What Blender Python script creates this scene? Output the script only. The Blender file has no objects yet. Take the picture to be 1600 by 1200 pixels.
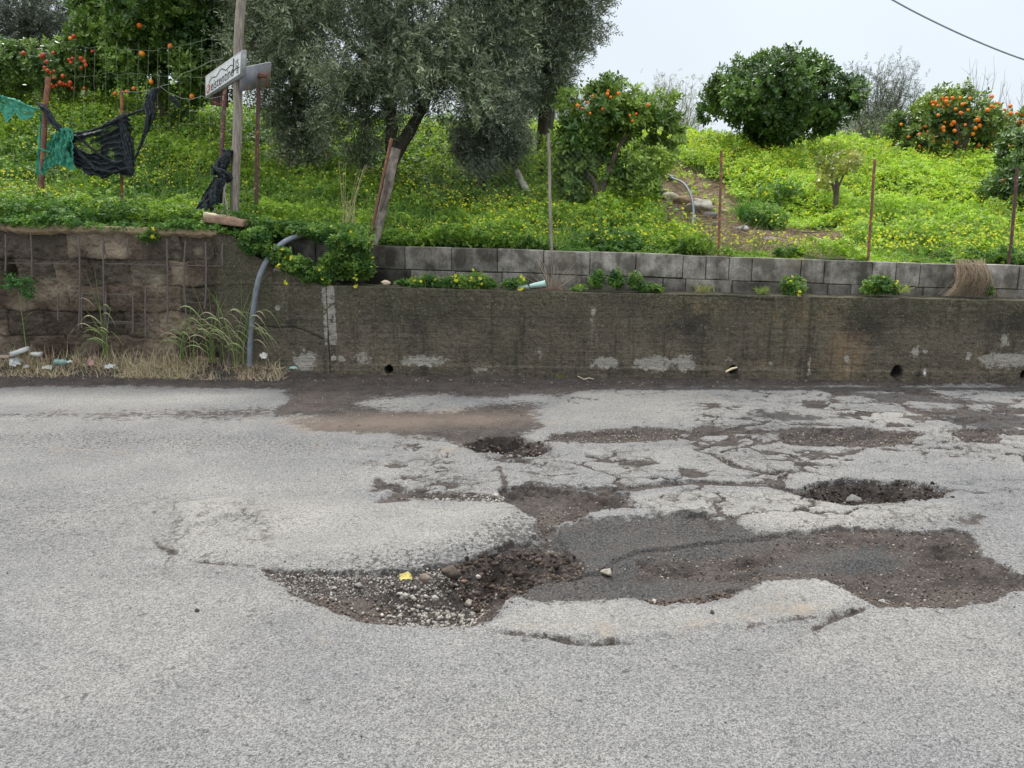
import bpy, math, random
import numpy as np
from mathutils import Vector, Matrix

random.seed(7)
rng = np.random.default_rng(11)
S = bpy.context.scene
COL = S.collection

# ------------------------------------------------------------------ camera
F, TH, CZ = 1190.0, math.radians(12.0), 1.5
cam = bpy.data.cameras.new("camera"); camo = bpy.data.objects.new("camera", cam); COL.objects.link(camo)
cam.sensor_width = 36.0; cam.lens = 36.0 * F / 1600.0; cam.clip_start = 0.05; cam.clip_end = 2000
camo.location = (0, 0, CZ); camo.rotation_euler = (math.radians(90) - TH, 0, 0)
S.camera = camo
# ------------------------------------------------------------------ world, sun, exposure
SUN_EL, SUN_AZ = math.radians(56), math.radians(338)      # azimuth clockwise from +Y
w = bpy.data.worlds.new("World"); S.world = w; w.use_nodes = True
nt = w.node_tree; nt.nodes.clear()
out = nt.nodes.new("ShaderNodeOutputWorld"); bg = nt.nodes.new("ShaderNodeBackground")
sky = nt.nodes.new("ShaderNodeTexSky"); sky.sky_type = 'NISHITA'; sky.sun_disc = False
sky.sun_elevation = SUN_EL; sky.sun_rotation = SUN_AZ; sky.dust_density = 3; sky.air_density = 1
tc = nt.nodes.new("ShaderNodeTexCoord"); sep = nt.nodes.new("ShaderNodeSeparateXYZ")
ramp = nt.nodes.new("ShaderNodeValToRGB")
# overcast deck: twice as bright overhead as near the horizon
ramp.color_ramp.elements[0].position = 0.0; ramp.color_ramp.elements[0].color = (0.515, 0.565, 0.61, 1)
ramp.color_ramp.elements[1].position = 1.0; ramp.color_ramp.elements[1].color = (1.75, 1.80, 1.86, 1)
e = ramp.color_ramp.elements.new(0.35); e.color = (0.53, 0.585, 0.635, 1)
sc_ = nt.nodes.new("ShaderNodeVectorMath"); sc_.operation = 'SCALE'; sc_.inputs['Scale'].default_value = 10.0
no = nt.nodes.new("ShaderNodeTexNoise"); no.inputs['Scale'].default_value = 2.2; no.inputs['Detail'].default_value = 4
nr = nt.nodes.new("ShaderNodeMapRange"); nr.inputs['From Min'].default_value = .3; nr.inputs['From Max'].default_value = .7
nr.inputs['To Min'].default_value = 9.3; nr.inputs['To Max'].default_value = 10.3
mix = nt.nodes.new("ShaderNodeMix"); mix.data_type = 'RGBA'; mix.inputs[0].default_value = 0.93
L = nt.links.new
L(tc.outputs['Generated'], sep.inputs[0]); L(sep.outputs['Z'], ramp.inputs[0]); L(ramp.outputs[0], sc_.inputs[0])
L(tc.outputs['Generated'], no.inputs['Vector']); L(no.outputs[0], nr.inputs[0]); L(nr.outputs[0], sc_.inputs['Scale'])
L(sky.outputs[0], mix.inputs['A']); L(sc_.outputs[0], mix.inputs['B']); L(mix.outputs['Result'], bg.inputs[0])
bg.inputs[1].default_value = 0.1; L(bg.outputs[0], out.inputs[0])
sun = bpy.data.lights.new("sun", 'SUN'); sun.energy = 2.3; sun.angle = math.radians(11); sun.color = (1, .97, .92)
suno = bpy.data.objects.new("sun", sun); COL.objects.link(suno)
sd_ = Vector((math.sin(SUN_AZ) * math.cos(SUN_EL), math.cos(SUN_AZ) * math.cos(SUN_EL), math.sin(SUN_EL)))
suno.rotation_euler = sd_.to_track_quat('Z', 'Y').to_euler(); suno.location = sd_ * 30
S.view_settings.view_transform = 'Standard'; S.view_settings.look = 'None'
S.view_settings.exposure = 0.72; S.view_settings.gamma = 1.0; S.view_settings.use_curve_mapping = False
S.cycles.max_bounces = 6; S.cycles.diffuse_bounces = 3; S.cycles.transparent_max_bounces = 12

# ------------------------------------------------------------------ projection helpers (photo pixels -> places)
ct, st = math.cos(TH), math.sin(TH)
def ray(u, v):
    x, y = (u - 800) / F, (600 - v) / F
    return np.array([x, ct + y * st, -st + y * ct])
def AY(u, v, Y):
    d = ray(u, v); return np.array([0, 0, CZ]) + d * (Y / d[1])
def G(u, v, z=0.0):
    d = ray(u, v); return np.array([0, 0, CZ]) + d * ((z - CZ) / d[2])
WS, WC = 0.065, 7.5 - 0.065 * 1.87
def W(u, v, off=0.0):
    d = ray(u, v); return np.array([0, 0, CZ]) + d * ((WC + off) / (d[1] + WS * d[0]))
def yw(x): return WC - WS * x
def V(a): return Vector((float(a[0]), float(a[1]), float(a[2])))

# ------------------------------------------------------------------ noise
def _h(xi, yi, zi, seed):
    with np.errstate(over='ignore'):
        h = (xi.astype(np.uint32) * np.uint32(374761393)) + (yi.astype(np.uint32) * np.uint32(668265263)) \
            + (zi.astype(np.uint32) * np.uint32(2246822519)) + np.uint32((seed * 3266489917) & 0xffffffff)
        h = (h ^ (h >> np.uint32(13))) * np.uint32(1274126177)
        h = (h ^ (h >> np.uint32(16))) * np.uint32(2654435761)
        h ^= h >> np.uint32(15)
    return h.astype(np.float64) / 4294967295.0
def vn(x, y, z=None, seed=0):
    x = np.asarray(x, float); y = np.asarray(y, float)
    x0 = np.floor(x); y0 = np.floor(y); fx = x - x0; fy = y - y0
    fx = fx * fx * (3 - 2 * fx); fy = fy * fy * (3 - 2 * fy)
    xi = x0.astype(np.int64); yi = y0.astype(np.int64)
    def pl(zi):
        a = _h(xi, yi, zi, seed); b = _h(xi + 1, yi, zi, seed); c = _h(xi, yi + 1, zi, seed); d = _h(xi + 1, yi + 1, zi, seed)
        return (a * (1 - fx) + b * fx) * (1 - fy) + (c * (1 - fx) + d * fx) * fy
    if z is None: return pl(np.zeros_like(xi)) * 2 - 1
    z = np.asarray(z, float); z0 = np.floor(z); fz = z - z0; fz = fz * fz * (3 - 2 * fz); zi = z0.astype(np.int64)
    return (pl(zi) * (1 - fz) + pl(zi + 1) * fz) * 2 - 1
def fbm(x, y, sc=1.0, o=4, seed=0, z=None, g=.5):
    r = 0; a = 1; t = 0
    for k in range(o):
        r = r + a * vn(x * sc, y * sc, None if z is None else z * sc, seed + k * 17); t += a; a *= g; sc *= 2.03
    return r / t
def sstep(a, b, x):
    t = np.clip((x - a) / (b - a), 0, 1); return t * t * (3 - 2 * t)
def s2l(r, g, b):
    f = lambda c: (c / 255 / 12.92) if c <= 10.3 else ((c / 255 + .055) / 1.055) ** 2.4
    return (f(r), f(g), f(b))

# ------------------------------------------------------------------ object helpers
def link(o, parent=None):
    COL.objects.link(o)
    if parent is not None: o.parent = parent
    return o
def tag(o, label=None, cat=None, group=None, kind=None):
    if label: o['label'] = label
    if cat: o['category'] = cat
    if group: o['group'] = group
    if kind: o['kind'] = kind
    return o
def empty(name, loc, label=None, cat=None, group=None):
    o = bpy.data.objects.new(name, None); o.empty_display_size = .1; o.location = V(loc)
    return tag(link(o), label, cat, group)
class Acc:
    """collects geometry for ONE object"""
    def __init__(s): s.v = []; s.l = []; s.n = []; s.c = []; s.k = 0; s.m = []
    def add(s, v, faces, col=(1, 1, 1), mi=0):
        v = np.asarray(v, float); s.v.append(v)
        c = np.empty((len(v), 3)); c[:] = col; s.c.append(c)
        for f in faces:
            s.l.append(np.asarray(f) + s.k); s.n.append([len(f)]); s.m.append([mi])
        s.k += len(v)
    def addq(s, v, q, col=(1, 1, 1), mi=0):
        v = np.asarray(v, float); q = np.asarray(q, np.int64); s.v.append(v)
        c = np.empty((len(v), 3)); c[:] = col; s.c.append(c)
        s.l.append((q + s.k).ravel()); s.n.append(np.full(len(q), q.shape[1])); s.m.append(np.full(len(q), mi)); s.k += len(v)
    def scatter(s, tv, tf, M, T, C, shade=None, mi=0):
        """tv (n,3), tf (m,k) faces, M (N,3,3), T (N,3), C (N,3); shade (n,) multiplies colour"""
        N, n = len(T), len(tv)
        if N == 0: return
        v = np.einsum('nij,kj->nki', M, tv) + T[:, None, :]
        q = tf[None] + (np.arange(N) * n)[:, None, None]
        c = np.repeat(C[:, None, :], n, 1)
        if shade is not None: c = c * shade[None, :, None]
        s.addq(v.reshape(-1, 3), q.reshape(-1, tf.shape[1]), c.reshape(-1, 3), mi)
    def tube(s, pts, rad, n=6, col=(1, 1, 1), rough=0, mi=0, cap=True):
        pts = np.asarray(pts, float); m = len(pts); rad = np.broadcast_to(np.asarray(rad, float), (m,))
        up = np.array([0.03, 0.9, 0.43]); vs = []
        tan = np.gradient(pts, axis=0); tan /= np.linalg.norm(tan, axis=1)[:, None] + 1e-9
        for k in range(m):
            t = tan[k]; a = np.cross(t, up)
            if np.linalg.norm(a) < .1: a = np.cross(t, [1, 0, 0])
            a /= np.linalg.norm(a); b = np.cross(t, a)
            for j in range(n):
                an = 2 * math.pi * j / n
                r = rad[k] * (1 + (rough * (rng.random() - .5) * 2 if rough else 0))
                vs.append(pts[k] + r * (math.cos(an) * a + math.sin(an) * b))
        q = [[k * n + j, k * n + (j + 1) % n, (k + 1) * n + (j + 1) % n, (k + 1) * n + j] for k in range(m - 1) for j in range(n)]
        s.addq(vs, q, col, mi)
        if cap:
            s.add(vs[:n], [list(range(n))[::-1]], col, mi); s.add(vs[-n:], [list(range(n))], col, mi)
    def box(s, c, half, rot=None, col=(1, 1, 1), jit=0, mi=0):
        h = np.asarray(half, float)
        v = np.array([[x, y, z] for x in (-1, 1) for y in (-1, 1) for z in (-1, 1)], float) * h
        if jit: v += (rng.random((8, 3)) - .5) * 2 * jit
        if rot is not None: v = v @ np.asarray(rot).T
        v += np.asarray(c)
        s.addq(v, [[0, 1, 3, 2], [4, 6, 7, 5], [0, 4, 5, 1], [2, 3, 7, 6], [0, 2, 6, 4], [1, 5, 7, 3]], col, mi)
    def build(s, name, mats, parent=None, smooth=False, attrs=None, origin=None):
        me = bpy.data.meshes.new(name)
        v = np.concatenate(s.v); l = np.concatenate([np.asarray(a).ravel() for a in s.l]); n = np.concatenate(s.n).astype(np.int32)
        mi = np.concatenate(s.m).astype(np.int32)
        if origin is not None: v = v - np.asarray(origin, float)
        me.vertices.add(len(v)); me.vertices.foreach_set("co", v.astype(np.float32).ravel())
        me.loops.add(len(l)); me.loops.foreach_set("vertex_index", l.astype(np.int32))
        me.polygons.add(len(n)); me.polygons.foreach_set("loop_start", np.concatenate([[0], np.cumsum(n)[:-1]]).astype(np.int32))
        me.polygons.foreach_set("material_index", mi)
        me.update(calc_edges=True)
        if smooth: me.polygons.foreach_set("use_smooth", np.ones(len(n), bool))
        ca = me.color_attributes.new("col", 'FLOAT_COLOR', 'POINT')
        c = np.concatenate(s.c); ca.data.foreach_set("color", np.hstack([c, np.ones((len(c), 1))]).astype(np.float32).ravel())
        for k, a in (attrs or {}).items():
            at = me.attributes.new(k, 'FLOAT', 'POINT'); at.data.foreach_set("value", np.asarray(a, np.float32).ravel())
        for m in (mats if isinstance(mats, (list, tuple)) else [mats]): me.materials.append(m)
        o = bpy.data.objects.new(name, me); link(o, parent)
        if origin is not None: o.location = V(origin)
        return o
def local(o, root):
    """parts are modelled in world space: give the child the inverse offset of its thing"""
    o.location = V(np.array(o.location) - np.array(root.location)); return o

# ------------------------------------------------------------------ materials
class N:
    def __init__(s, name):
        s.m = bpy.data.materials.new(name); s.m.use_nodes = True; s.t = s.m.node_tree; s.t.nodes.clear()
        s.o = s.n("ShaderNodeOutputMaterial"); s.tc = s.n("ShaderNodeTexCoord").outputs['Object']
    def n(s, t, **k):
        x = s.t.nodes.new(t)
        for a, b in k.items(): setattr(x, a, b)
        return x
    def put(s, sock, v):
        if hasattr(v, 'node'): s.t.links.new(v, sock)
        elif isinstance(v, (tuple, list)) and len(v) == 3 and sock.type == 'RGBA': sock.default_value = (*v, 1)
        else: sock.default_value = v
    def noise(s, sc, det=3, rough=.55, vec=None, dist=0):
        x = s.n("ShaderNodeTexNoise"); s.put(x.inputs['Vector'], vec or s.tc); x.inputs['Scale'].default_value = sc
        x.inputs['Detail'].default_value = det; x.inputs['Roughness'].default_value = rough; x.inputs['Distortion'].default_value = dist
        return x.outputs[0]
    def vor(s, sc, feat='F1', vec=None, out='Distance', rnd=1.0):
        x = s.n("ShaderNodeTexVoronoi", feature=feat); s.put(x.inputs['Vector'], vec or s.tc); x.inputs['Scale'].default_value = sc
        x.inputs['Randomness'].default_value = rnd
        return x.outputs[out]
    def mp(s, v, a, b, c=0.0, d=1.0):
        x = s.n("ShaderNodeMapRange"); s.put(x.inputs[0], v)
        for k, q in zip((1, 2, 3, 4), (a, b, c, d)): x.inputs[k].default_value = q
        return x.outputs[0]
    def ma(s, op, a, b=0.0):
        x = s.n("ShaderNodeMath", operation=op); s.put(x.inputs[0], a); s.put(x.inputs[1], b); return x.outputs[0]
    def mix(s, f, a, b, bt='MIX'):
        x = s.n("ShaderNodeMix", data_type='RGBA', blend_type=bt); s.put(x.inputs[0], f); s.put(x.inputs['A'], a); s.put(x.inputs['B'], b)
        return x.outputs['Result']
    def at(s, name, out='Fac'):
        x = s.n("ShaderNodeAttribute", attribute_name=name); return x.outputs[out]
    def scalev(s, sx, sy, sz, vec=None):
        x = s.n("ShaderNodeMapping"); s.put(x.inputs[0], vec or s.tc); x.inputs['Scale'].default_value = (sx, sy, sz); return x.outputs[0]
    def warp(s, sc, amt):
        x = s.n("ShaderNodeTexNoise"); s.put(x.inputs['Vector'], s.tc); x.inputs['Scale'].default_value = sc; x.inputs['Detail'].default_value = 3
        a = s.n("ShaderNodeVectorMath", operation='MULTIPLY_ADD'); s.t.links.new(x.outputs['Color'], a.inputs[0])
        a.inputs[1].default_value = (amt,) * 3; s.t.links.new(s.tc, a.inputs[2]); return a.outputs[0]
    def fin(s, col, rough=.9, bump=None, bs=.5, bd=.01, metal=0, trans=0, spec=.3, alpha=None, tcol=None):
        p = s.n("ShaderNodeBsdfPrincipled"); s.put(p.inputs['Base Color'], col); s.put(p.inputs['Roughness'], rough)
        p.inputs['Metallic'].default_value = metal; p.inputs['Specular IOR Level'].default_value = spec
        if alpha is not None: s.put(p.inputs['Alpha'], alpha)
        if bump is not None:
            b = s.n("ShaderNodeBump"); s.put(b.inputs['Height'], bump); b.inputs['Strength'].default_value = bs
            b.inputs['Distance'].default_value = bd; s.t.links.new(b.outputs[0], p.inputs['Normal'])
        if trans:
            t = s.n("ShaderNodeBsdfTranslucent"); s.put(t.inputs[0], tcol if tcol is not None else col)
            m = s.n("ShaderNodeMixShader"); m.inputs[0].default_value = trans
            s.t.links.new(p.outputs[0], m.inputs[1]); s.t.links.new(t.outputs[0], m.inputs[2]); s.t.links.new(m.outputs[0], s.o.inputs[0])
        else: s.t.links.new(p.outputs[0], s.o.inputs[0])
        return s.m

def m_road():
    s = N("road_surface")
    soil, patch, pale, craze, tan = s.at('soil'), s.at('patch'), s.at('pale'), s.at('craze'), s.at('tan')
    vc = s.vor(220, out='Color'); sp = s.n("ShaderNodeSeparateColor"); s.put(sp.inputs[0], vc); g = sp.outputs[0]
    vd = s.vor(220); n1 = s.noise(95, 4, .7); n0 = s.noise(.9, 3); n2 = s.noise(9, 4)
    # aggregate: pale and dark stones in a grey binder, pits between them
    agg = s.mp(s.ma('ADD', s.ma('MULTIPLY', g, .5), s.ma('MULTIPLY', n1, .9)), .42, .98)
    a = s.mix(agg, (.094, .093, .095), (.312, .307, .299))
    pit = s.mp(s.noise(30, 3, .75), .575, .66)
    a = s.mix(s.ma('MULTIPLY', pit, s.mp(n2,   .42, .6, .06, .85)), a, (.06, .06, .064))
    a = s.mix(1.0, a, s.mix(s.mp(n0, .3, .7), (.82, .825, .84), (1.10, 1.08, 1.04)), 'MULTIPLY')
    a = s.mix(1.0, a, s.mix(s.mp(s.noise(2.7, 5, .65, s.scalev(.6, 1, 1)), .3, .7), (.84, .84, .84), (1.12, 1.11, 1.09)), 'MULTIPLY')
    a = s.mix(s.mp(s.noise(210, 2, .6), .66, .72, 0, .55), a, (.52, .51, .48))
    a = s.mix(s.mp(pale, .3, 1.0, 0, .95), a, s.mix(1.0, a, (1.19, 1.17, 1.12), 'MULTIPLY')); a = s.mix(s.mp(pale, .3, 1, 0, .16), a, (.34, .325, .295))
    tn = s.ma('ADD', tan, s.mp(s.noise(5, 5, .6), .3, .8, -.5, .35))
    a = s.mix(s.ma('MULTIPLY', s.mp(tn, .3, .8), .62), a, (.27, .215, .155))
    # ravelled surface: stones plucked out, dark pits; evenly darker where the mask peaks
    rv = s.at('rav_dark'); a = s.mix(s.ma('MULTIPLY', s.mp(s.ma('ADD', s.noise(46, 4, .75), s.ma('MULTIPLY', rv, .16)), .60, .68), s.mp(rv, .05, .5, 0, .9)), a, (.050, .047, .046)); a = s.mix(s.mp(s.ma('SUBTRACT', s.ma('ADD', rv, s.mp(n2, .3, .7, -.2, .2)), 1.0), .0, .5, 0, .8), a, (.045, .041, .039))
    # crazing
    cd = s.vor(4.2, 'DISTANCE_TO_EDGE', s.warp(6, .22)); cd2 = s.vor(9.5, 'DISTANCE_TO_EDGE', s.warp(9, .12))
    cr = s.ma('MULTIPLY', s.mp(s.ma('ADD', cd, s.mp(s.noise(40, 3, .7), .3, .7, -.03, .03)), .0, .05, 1, 0), s.mp(s.noise(3.3, 3, .7), .46, .58))
    cr2 = s.ma('MULTIPLY', s.mp(cd2, .0, .07, 1, 0), s.mp(s.noise(3.1, 2), .5, .6))
    crk = s.ma('MULTIPLY', s.ma('MAXIMUM', s.ma('MAXIMUM', cr, s.ma('MULTIPLY', cr2, .7)), s.mp(s.noise(7, 5, .72), .60, .66)), s.mp(craze, .3, .7))
    a = s.mix(s.ma('MULTIPLY', crk, .8), a, (.085, .07, .058))
    # dark relaid patch
    pf = s.mp(s.ma('ADD', patch, s.mp(s.noise(14, 5, .65), .25, .75, -.3, .3)), .42, .62)
    pc = s.mix(s.mp(n1, .40, .66), (.018, .0175, .017), (.105, .101, .098))
    pc = s.mix(s.mp(s.noise(5, 6, .7, s.scalev(.6, 1, 1)), .42, .62, 0, .75), pc, s.mix(s.mp(n1, .4, .65), (.040, .034, .030), (.125, .108, .098))); pc = s.mix(s.mp(s.noise(130, 2, .6), .66, .70, 0, .5), pc, (.24, .23, .215))
    a = s.mix(pf, a, pc)
    # soil
    sf = s.mp(s.ma('ADD', soil, s.ma('ADD', s.mp(s.noise(16, 6, .75), .25, .75, -.34, .34), s.mp(s.noise(120, 2, .7), .3, .7, -.12, .12))), .44, .6)
    sc = s.mix(s.mp(s.noise(60, 4, .7), .3, .7), (.022, .019, .0175), (.088, .075, .069))
    sc = s.mix(1.0, sc, s.mix(s.mp(s.noise(7, 5, .7), .32, .68), (.55, .55, .56), (1.5, 1.45, 1.38)), 'MULTIPLY'); sc = s.mix(s.ma('MULTIPLY', s.mp(s.noise(2.1, 4), .5, .7), .35), sc, (.125, .096, .078))
    sc = s.mix(s.ma('MULTIPLY', s.mp(tan, .4, 1), .75), sc, (.185, .142, .112))
    sc = s.mix(s.mp(s.at('dark_soil'), .35, .8, 0, .85), sc, s.mix(s.mp(s.noise(70, 4, .7), .35, .7), (.008, .006, .0055), (.04, .031, .027)))
    sc = s.mix(s.mp(s.vor(85, rnd=1), .12, .07, 0, .35), sc, (.28, .265, .245))
    c = s.mix(sf, a, sc)
    h = s.ma('ADD', s.ma('MULTIPLY', vd, -.9), s.ma('ADD', s.ma('MULTIPLY', n1, 1.1), s.ma('MULTIPLY', s.noise(30, 3), 1.6)))
    h = s.ma('SUBTRACT', h, s.ma('MULTIPLY', crk, 2.5))
    return s.fin(c, .85, h, .8, .006, spec=.25)

def m_concrete():
    s = N("concrete")
    pale, warm, dark = s.at('pale'), s.at('warm'), s.at('dark')
    n = s.noise(3, 6, .6); f = s.noise(60, 4, .7); st_ = s.noise(3.2, 5, .65, s.scalev(3, 3, .5))
    c = s.mix(s.mp(n, .3, .7), (.060, .050, .037), (.205, .168, .120))
    c = s.mix(s.mp(f, .3, .75, 0, .5), c, (.24, .213, .165))
    c = s.mix(s.mp(s.noise(26, 5, .75), .50, .62, 0, .55), c, (.050, .044, .034))
    c = s.mix(s.ma('MULTIPLY', s.mp(st_, .5, .68), .45), c, (.15, .145, .085))
    wf = s.mp(s.ma('ADD', warm, s.mp(s.noise(12, 4, .7), .3, .7, -.3, .3)), .3, .8)
    c = s.mix(s.ma('MULTIPLY', wf, .5), c, (.37, .255, .15))
    df = s.mp(s.ma('ADD', dark, s.mp(s.noise(7, 5, .7), .3, .7, -.3, .3)), .3, .8)
    c = s.mix(s.ma('MULTIPLY', df, .75), c, (.038, .036, .031))
    vs_ = s.noise(5, 5, .7, s.scalev(2.6, 2.6, .22)); c = s.mix(s.mp(vs_, .52, .66, 0, .6), c, (.045, .042, .034)); c = s.mix(s.mp(s.noise(4.5, 5, .7, s.scalev(3, 3, .3)), .60, .70, 0, .45), c, (.30, .27, .20))
    sz = s.n("ShaderNodeSeparateXYZ"); s.put(sz.inputs[0], s.tc); c = s.mix(s.ma('MULTIPLY', s.mp(s.ma('ADD', sz.outputs[2], s.mp(s.noise(3, 5, .7), .3, .7, -.22, .22)), .45, .75), s.mp(s.noise(38, 4, .75), .45, .6, .1, .75)), c, (.060, .066, .030))
    sp_ = s.mp(s.noise(45, 3, .6), .62, .68, 0, .5)
    c = s.mix(sp_, c, (.34, .315, .26))
    pf = s.mp(s.ma('ADD', pale, s.mp(s.noise(19, 7, .78), .25, .75, -.62, .62)), .44, .60)
    c = s.mix(s.ma('MULTIPLY', pf, .68), c, (.52, .49, .42))
    board = s.noise(1, 3, .6, s.scalev(.6, .6, 26))
    h = s.ma('ADD', s.ma('MULTIPLY', f, .7), s.ma('ADD', s.ma('MULTIPLY', s.noise(22, 5, .7), 2.2), s.ma('MULTIPLY', board, .9)))
    return s.fin(c, .92, h, 1.0, .024, spec=.2)

def m_roughwall():
    s = N("rough_stone")
    n = s.noise(5, 6, .65); f = s.noise(50, 5, .7)
    c = s.mix(s.mp(n, .3, .7), (.070, .055, .042), (.195, .155, .115))
    c = s.mix(s.mp(f, .35, .7, 0, .7), c, (.065, .051, .040))
    c = s.mix(s.mp(s.at('pale'), .35, .75, 0, .8), c, (.33, .275, .20))
    c = s.mix(1.0, c, s.at('col', 'Color'), 'MULTIPLY')
    c = s.mix(s.mp(s.at('dark'), .3, .9, 0, .75), c, (.022, .018, .015))
    h = s.ma('ADD', f, s.ma('MULTIPLY', s.noise(16, 5, .7), 2.5))
    return s.fin(c, .95, h, 1.0, .018, spec=.15)

def m_block():
    s = N("concrete_block")
    f = s.noise(70, 4, .75); n = s.noise(6, 5, .6); dr = s.noise(4, 4, .6, s.scalev(2.5, 2.5, .5))
    c = s.mix(s.mp(f, .3, .7), (.20, .19, .17), (.46, .435, .39))
    c = s.mix(s.mp(s.ma('ADD', n, s.ma('MULTIPLY', dr, .5)), .58, .86, 0, .9), c, (.075, .068, .058))
    c = s.mix(s.mp(s.noise(2.2, 4), .5, .65, 0, .5), c, (.17, .15, .105))
    c = s.mix(1.0, c, s.at('col', 'Color'), 'MULTIPLY')
    return s.fin(c, .95, s.ma('ADD', f, s.ma('MULTIPLY', s.noise(200, 2), .6)), .8, .006, spec=.15)

def m_ground():
    s = N("hill_soil")
    n = s.noise(1.5, 5); f = s.noise(25, 5, .7); bare = s.at('bare')
    g = s.mix(s.mp(n, .3, .7), (.030, .060, .014), (.055, .105, .02))
    g = s.mix(s.mp(f, .4, .7), g, (.035, .045, .015))
    b = s.mix(s.mp(f, .3, .7), (.060, .043, .030), (.19, .145, .10))
    b = s.mix(s.mp(s.noise(3, 4), .45, .65), b, (.27, .205, .145))
    c = s.mix(s.mp(s.ma('ADD', bare, s.mp(s.noise(4, 4), .3, .7, -.2, .2)), .35, .65), g, b)
    return s.fin(c, .95, s.ma('ADD', f, s.ma('MULTIPLY', n, 2)), .8, .03, spec=.1)

def m_leaf(name, trans=.35, rough=.5, spec=.4):
    s = N(name); c = s.at('col', 'Color')
    t = s.mix(1.0, c, (1.25, 1.35, .7), 'MULTIPLY')
    return s.fin(c, rough, trans=trans, tcol=t, spec=spec)

def m_plain(name, col, rough=.8, metal=0, var=.25, sc=30, spec=.3, use_col=False, bump=.3, bd=.003):
    s = N(name); n = s.noise(sc, 5, .65)
    c = s.mix(s.mp(n, .3, .7), tuple(x * (1 - var) for x in col), tuple(min(1, x * (1 + var)) for x in col))
    if use_col: c = s.mix(1.0, c, s.at('col', 'Color'), 'MULTIPLY')
    return s.fin(c, rough, n, bump, bd, metal=metal, spec=spec)

def m_rust(name, paint=(.155, .075, .058), amt=.5):
    s = N(name); n = s.noise(18, 6, .7); v = s.noise(60, 4, .7)
    c = s.mix(s.mp(v, .3, .7), tuple(x * .7 for x in paint), tuple(x * 1.35 for x in paint))
    c = s.mix(s.mp(n, .62 - .25 * amt, .72 - .25 * amt), c, (.33, .14, .055))
    c = s.mix(s.mp(s.noise(9, 5, .7), .58, .66, 0, .7), c, (.30, .24, .20))
    return s.fin(c, .75, s.ma('ADD', n, v), .6, .004, spec=.3)

def m_wood():
    s = N("weathered_wood"); g = s.noise(12, 5, .6, s.scalev(6, 6, .35))
    c = s.mix(s.mp(g, .3, .7), (.13, .105, .085), (.40, .355, .30))
    c = s.mix(s.mp(s.noise(4, 3), .55, .68, 0, .5), c, (.12, .085, .065))
    return s.fin(c, .9, g, .8, .006)

def m_bark(name, a=(.05, .042, .036), b=(.15, .13, .11)):
    s = N(name); g = s.noise(14, 6, .7, s.scalev(2.2, 2.2, .5))
    return s.fin(s.mix(s.mp(g, .3, .7), a, b), .95, g, 1.0, .02, spec=.15)

def m_net(name, a, b, dens):
    s = N(name); n = s.noise(30, 4, .7, s.scalev(1, 1, 1)); c = s.mix(s.mp(n, .3, .7), a, b)
    wv = s.noise(420, 2, .6); k = s.at('col', 'Color'); sp = s.n("ShaderNodeSeparateColor"); s.put(sp.inputs[0], k)
    al = s.mp(s.ma('ADD', wv, s.ma('MULTIPLY', s.ma('SUBTRACT', sp.outputs[0], .5), 1.0)), .5 - dens * .25, .56 - dens * .25)
    return s.fin(c, .7, n, .4, .004, alpha=al, trans=.12)

M_road, M_conc, M_rough, M_block, M_ground = m_road(), m_concrete(), m_roughwall(), m_block(), m_ground()
M_clover = m_leaf("clover_leaf", .38, .55, .3); M_olive = m_leaf("olive_leaf", .12, .5, .35); M_citrus = m_leaf("citrus_leaf", .22, .38, .45)
M_straw = m_leaf("dry_straw", .15, .8, .1)
M_bark = m_bark("olive_bark"); M_bark2 = m_bark("citrus_bark", (.07, .055, .045), (.2, .16, .13))
M_rust = m_rust("rusty_steel"); M_rust2 = m_rust("painted_rusty_steel", (.10, .052, .05), .25); M_wood = m_wood()
M_rebar = m_plain("rebar_steel", (.125, .105, .095), .8, .0, .35, 60)
M_hose = m_plain("grey_plastic_hose", (.165, .185, .21), .55, 0, .22, 14)
s_ = N("orange_peel"); oi = s_.n("ShaderNodeObjectInfo").outputs['Random']; M_orange = s_.fin(s_.mix(s_.mp(s_.noise(20, 3), .3, .7, 0, .4), s_.mix(oi, (.62, .10, .012), (.80, .25, .02)), (.72, .24, .03)), .5, s_.noise(120, 2), .2, .001)
M_stone = m_plain("stone", (.36, .34, .31), .9, 0, .35, 40, .2, True, .6, .006)
M_lightrock = m_plain("broken_concrete", (.42, .39, .33), .92, 0, .35, 16, .2, True, .8, .012)

# ================================================================== STRUCTURE: road
def sdpoly(P, X, Y):
    """signed distance, positive inside"""
    P = np.asarray(P); d = np.full(X.shape, 1e9); ins = np.zeros(X.shape, bool)
    for i in range(len(P)):
        ax, ay = P[i]; bx, by = P[(i + 1) % len(P)]
        ex, ey = bx - ax, by - ay; wx, wy = X - ax, Y - ay
        t = np.clip((wx * ex + wy * ey) / (ex * ex + ey * ey + 1e-12), 0, 1)
        d = np.minimum(d, (wx - ex * t) ** 2 + (wy - ey * t) ** 2)
        if ey != 0:
            c = ((ay > Y) != (by > Y)) & (X < ex * (Y - ay) / ey + ax); ins ^= c
    return np.sqrt(d) * np.where(ins, 1, -1)
def sdline(P, X, Y):
    d = np.full(X.shape, 1e9)
    for (ax, ay), (bx, by) in zip(P[:-1], P[1:]):
        ex, ey = bx - ax, by - ay; wx, wy = X - ax, Y - ay
        t = np.clip((wx * ex + wy * ey) / (ex * ex + ey * ey + 1e-12), 0, 1)
        d = np.minimum(d, (wx - ex * t) ** 2 + (wy - ey * t) ** 2)
    return np.sqrt(d)
def gp(px): return [tuple(G(u, v)[:2]) for u, v in px]

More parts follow.
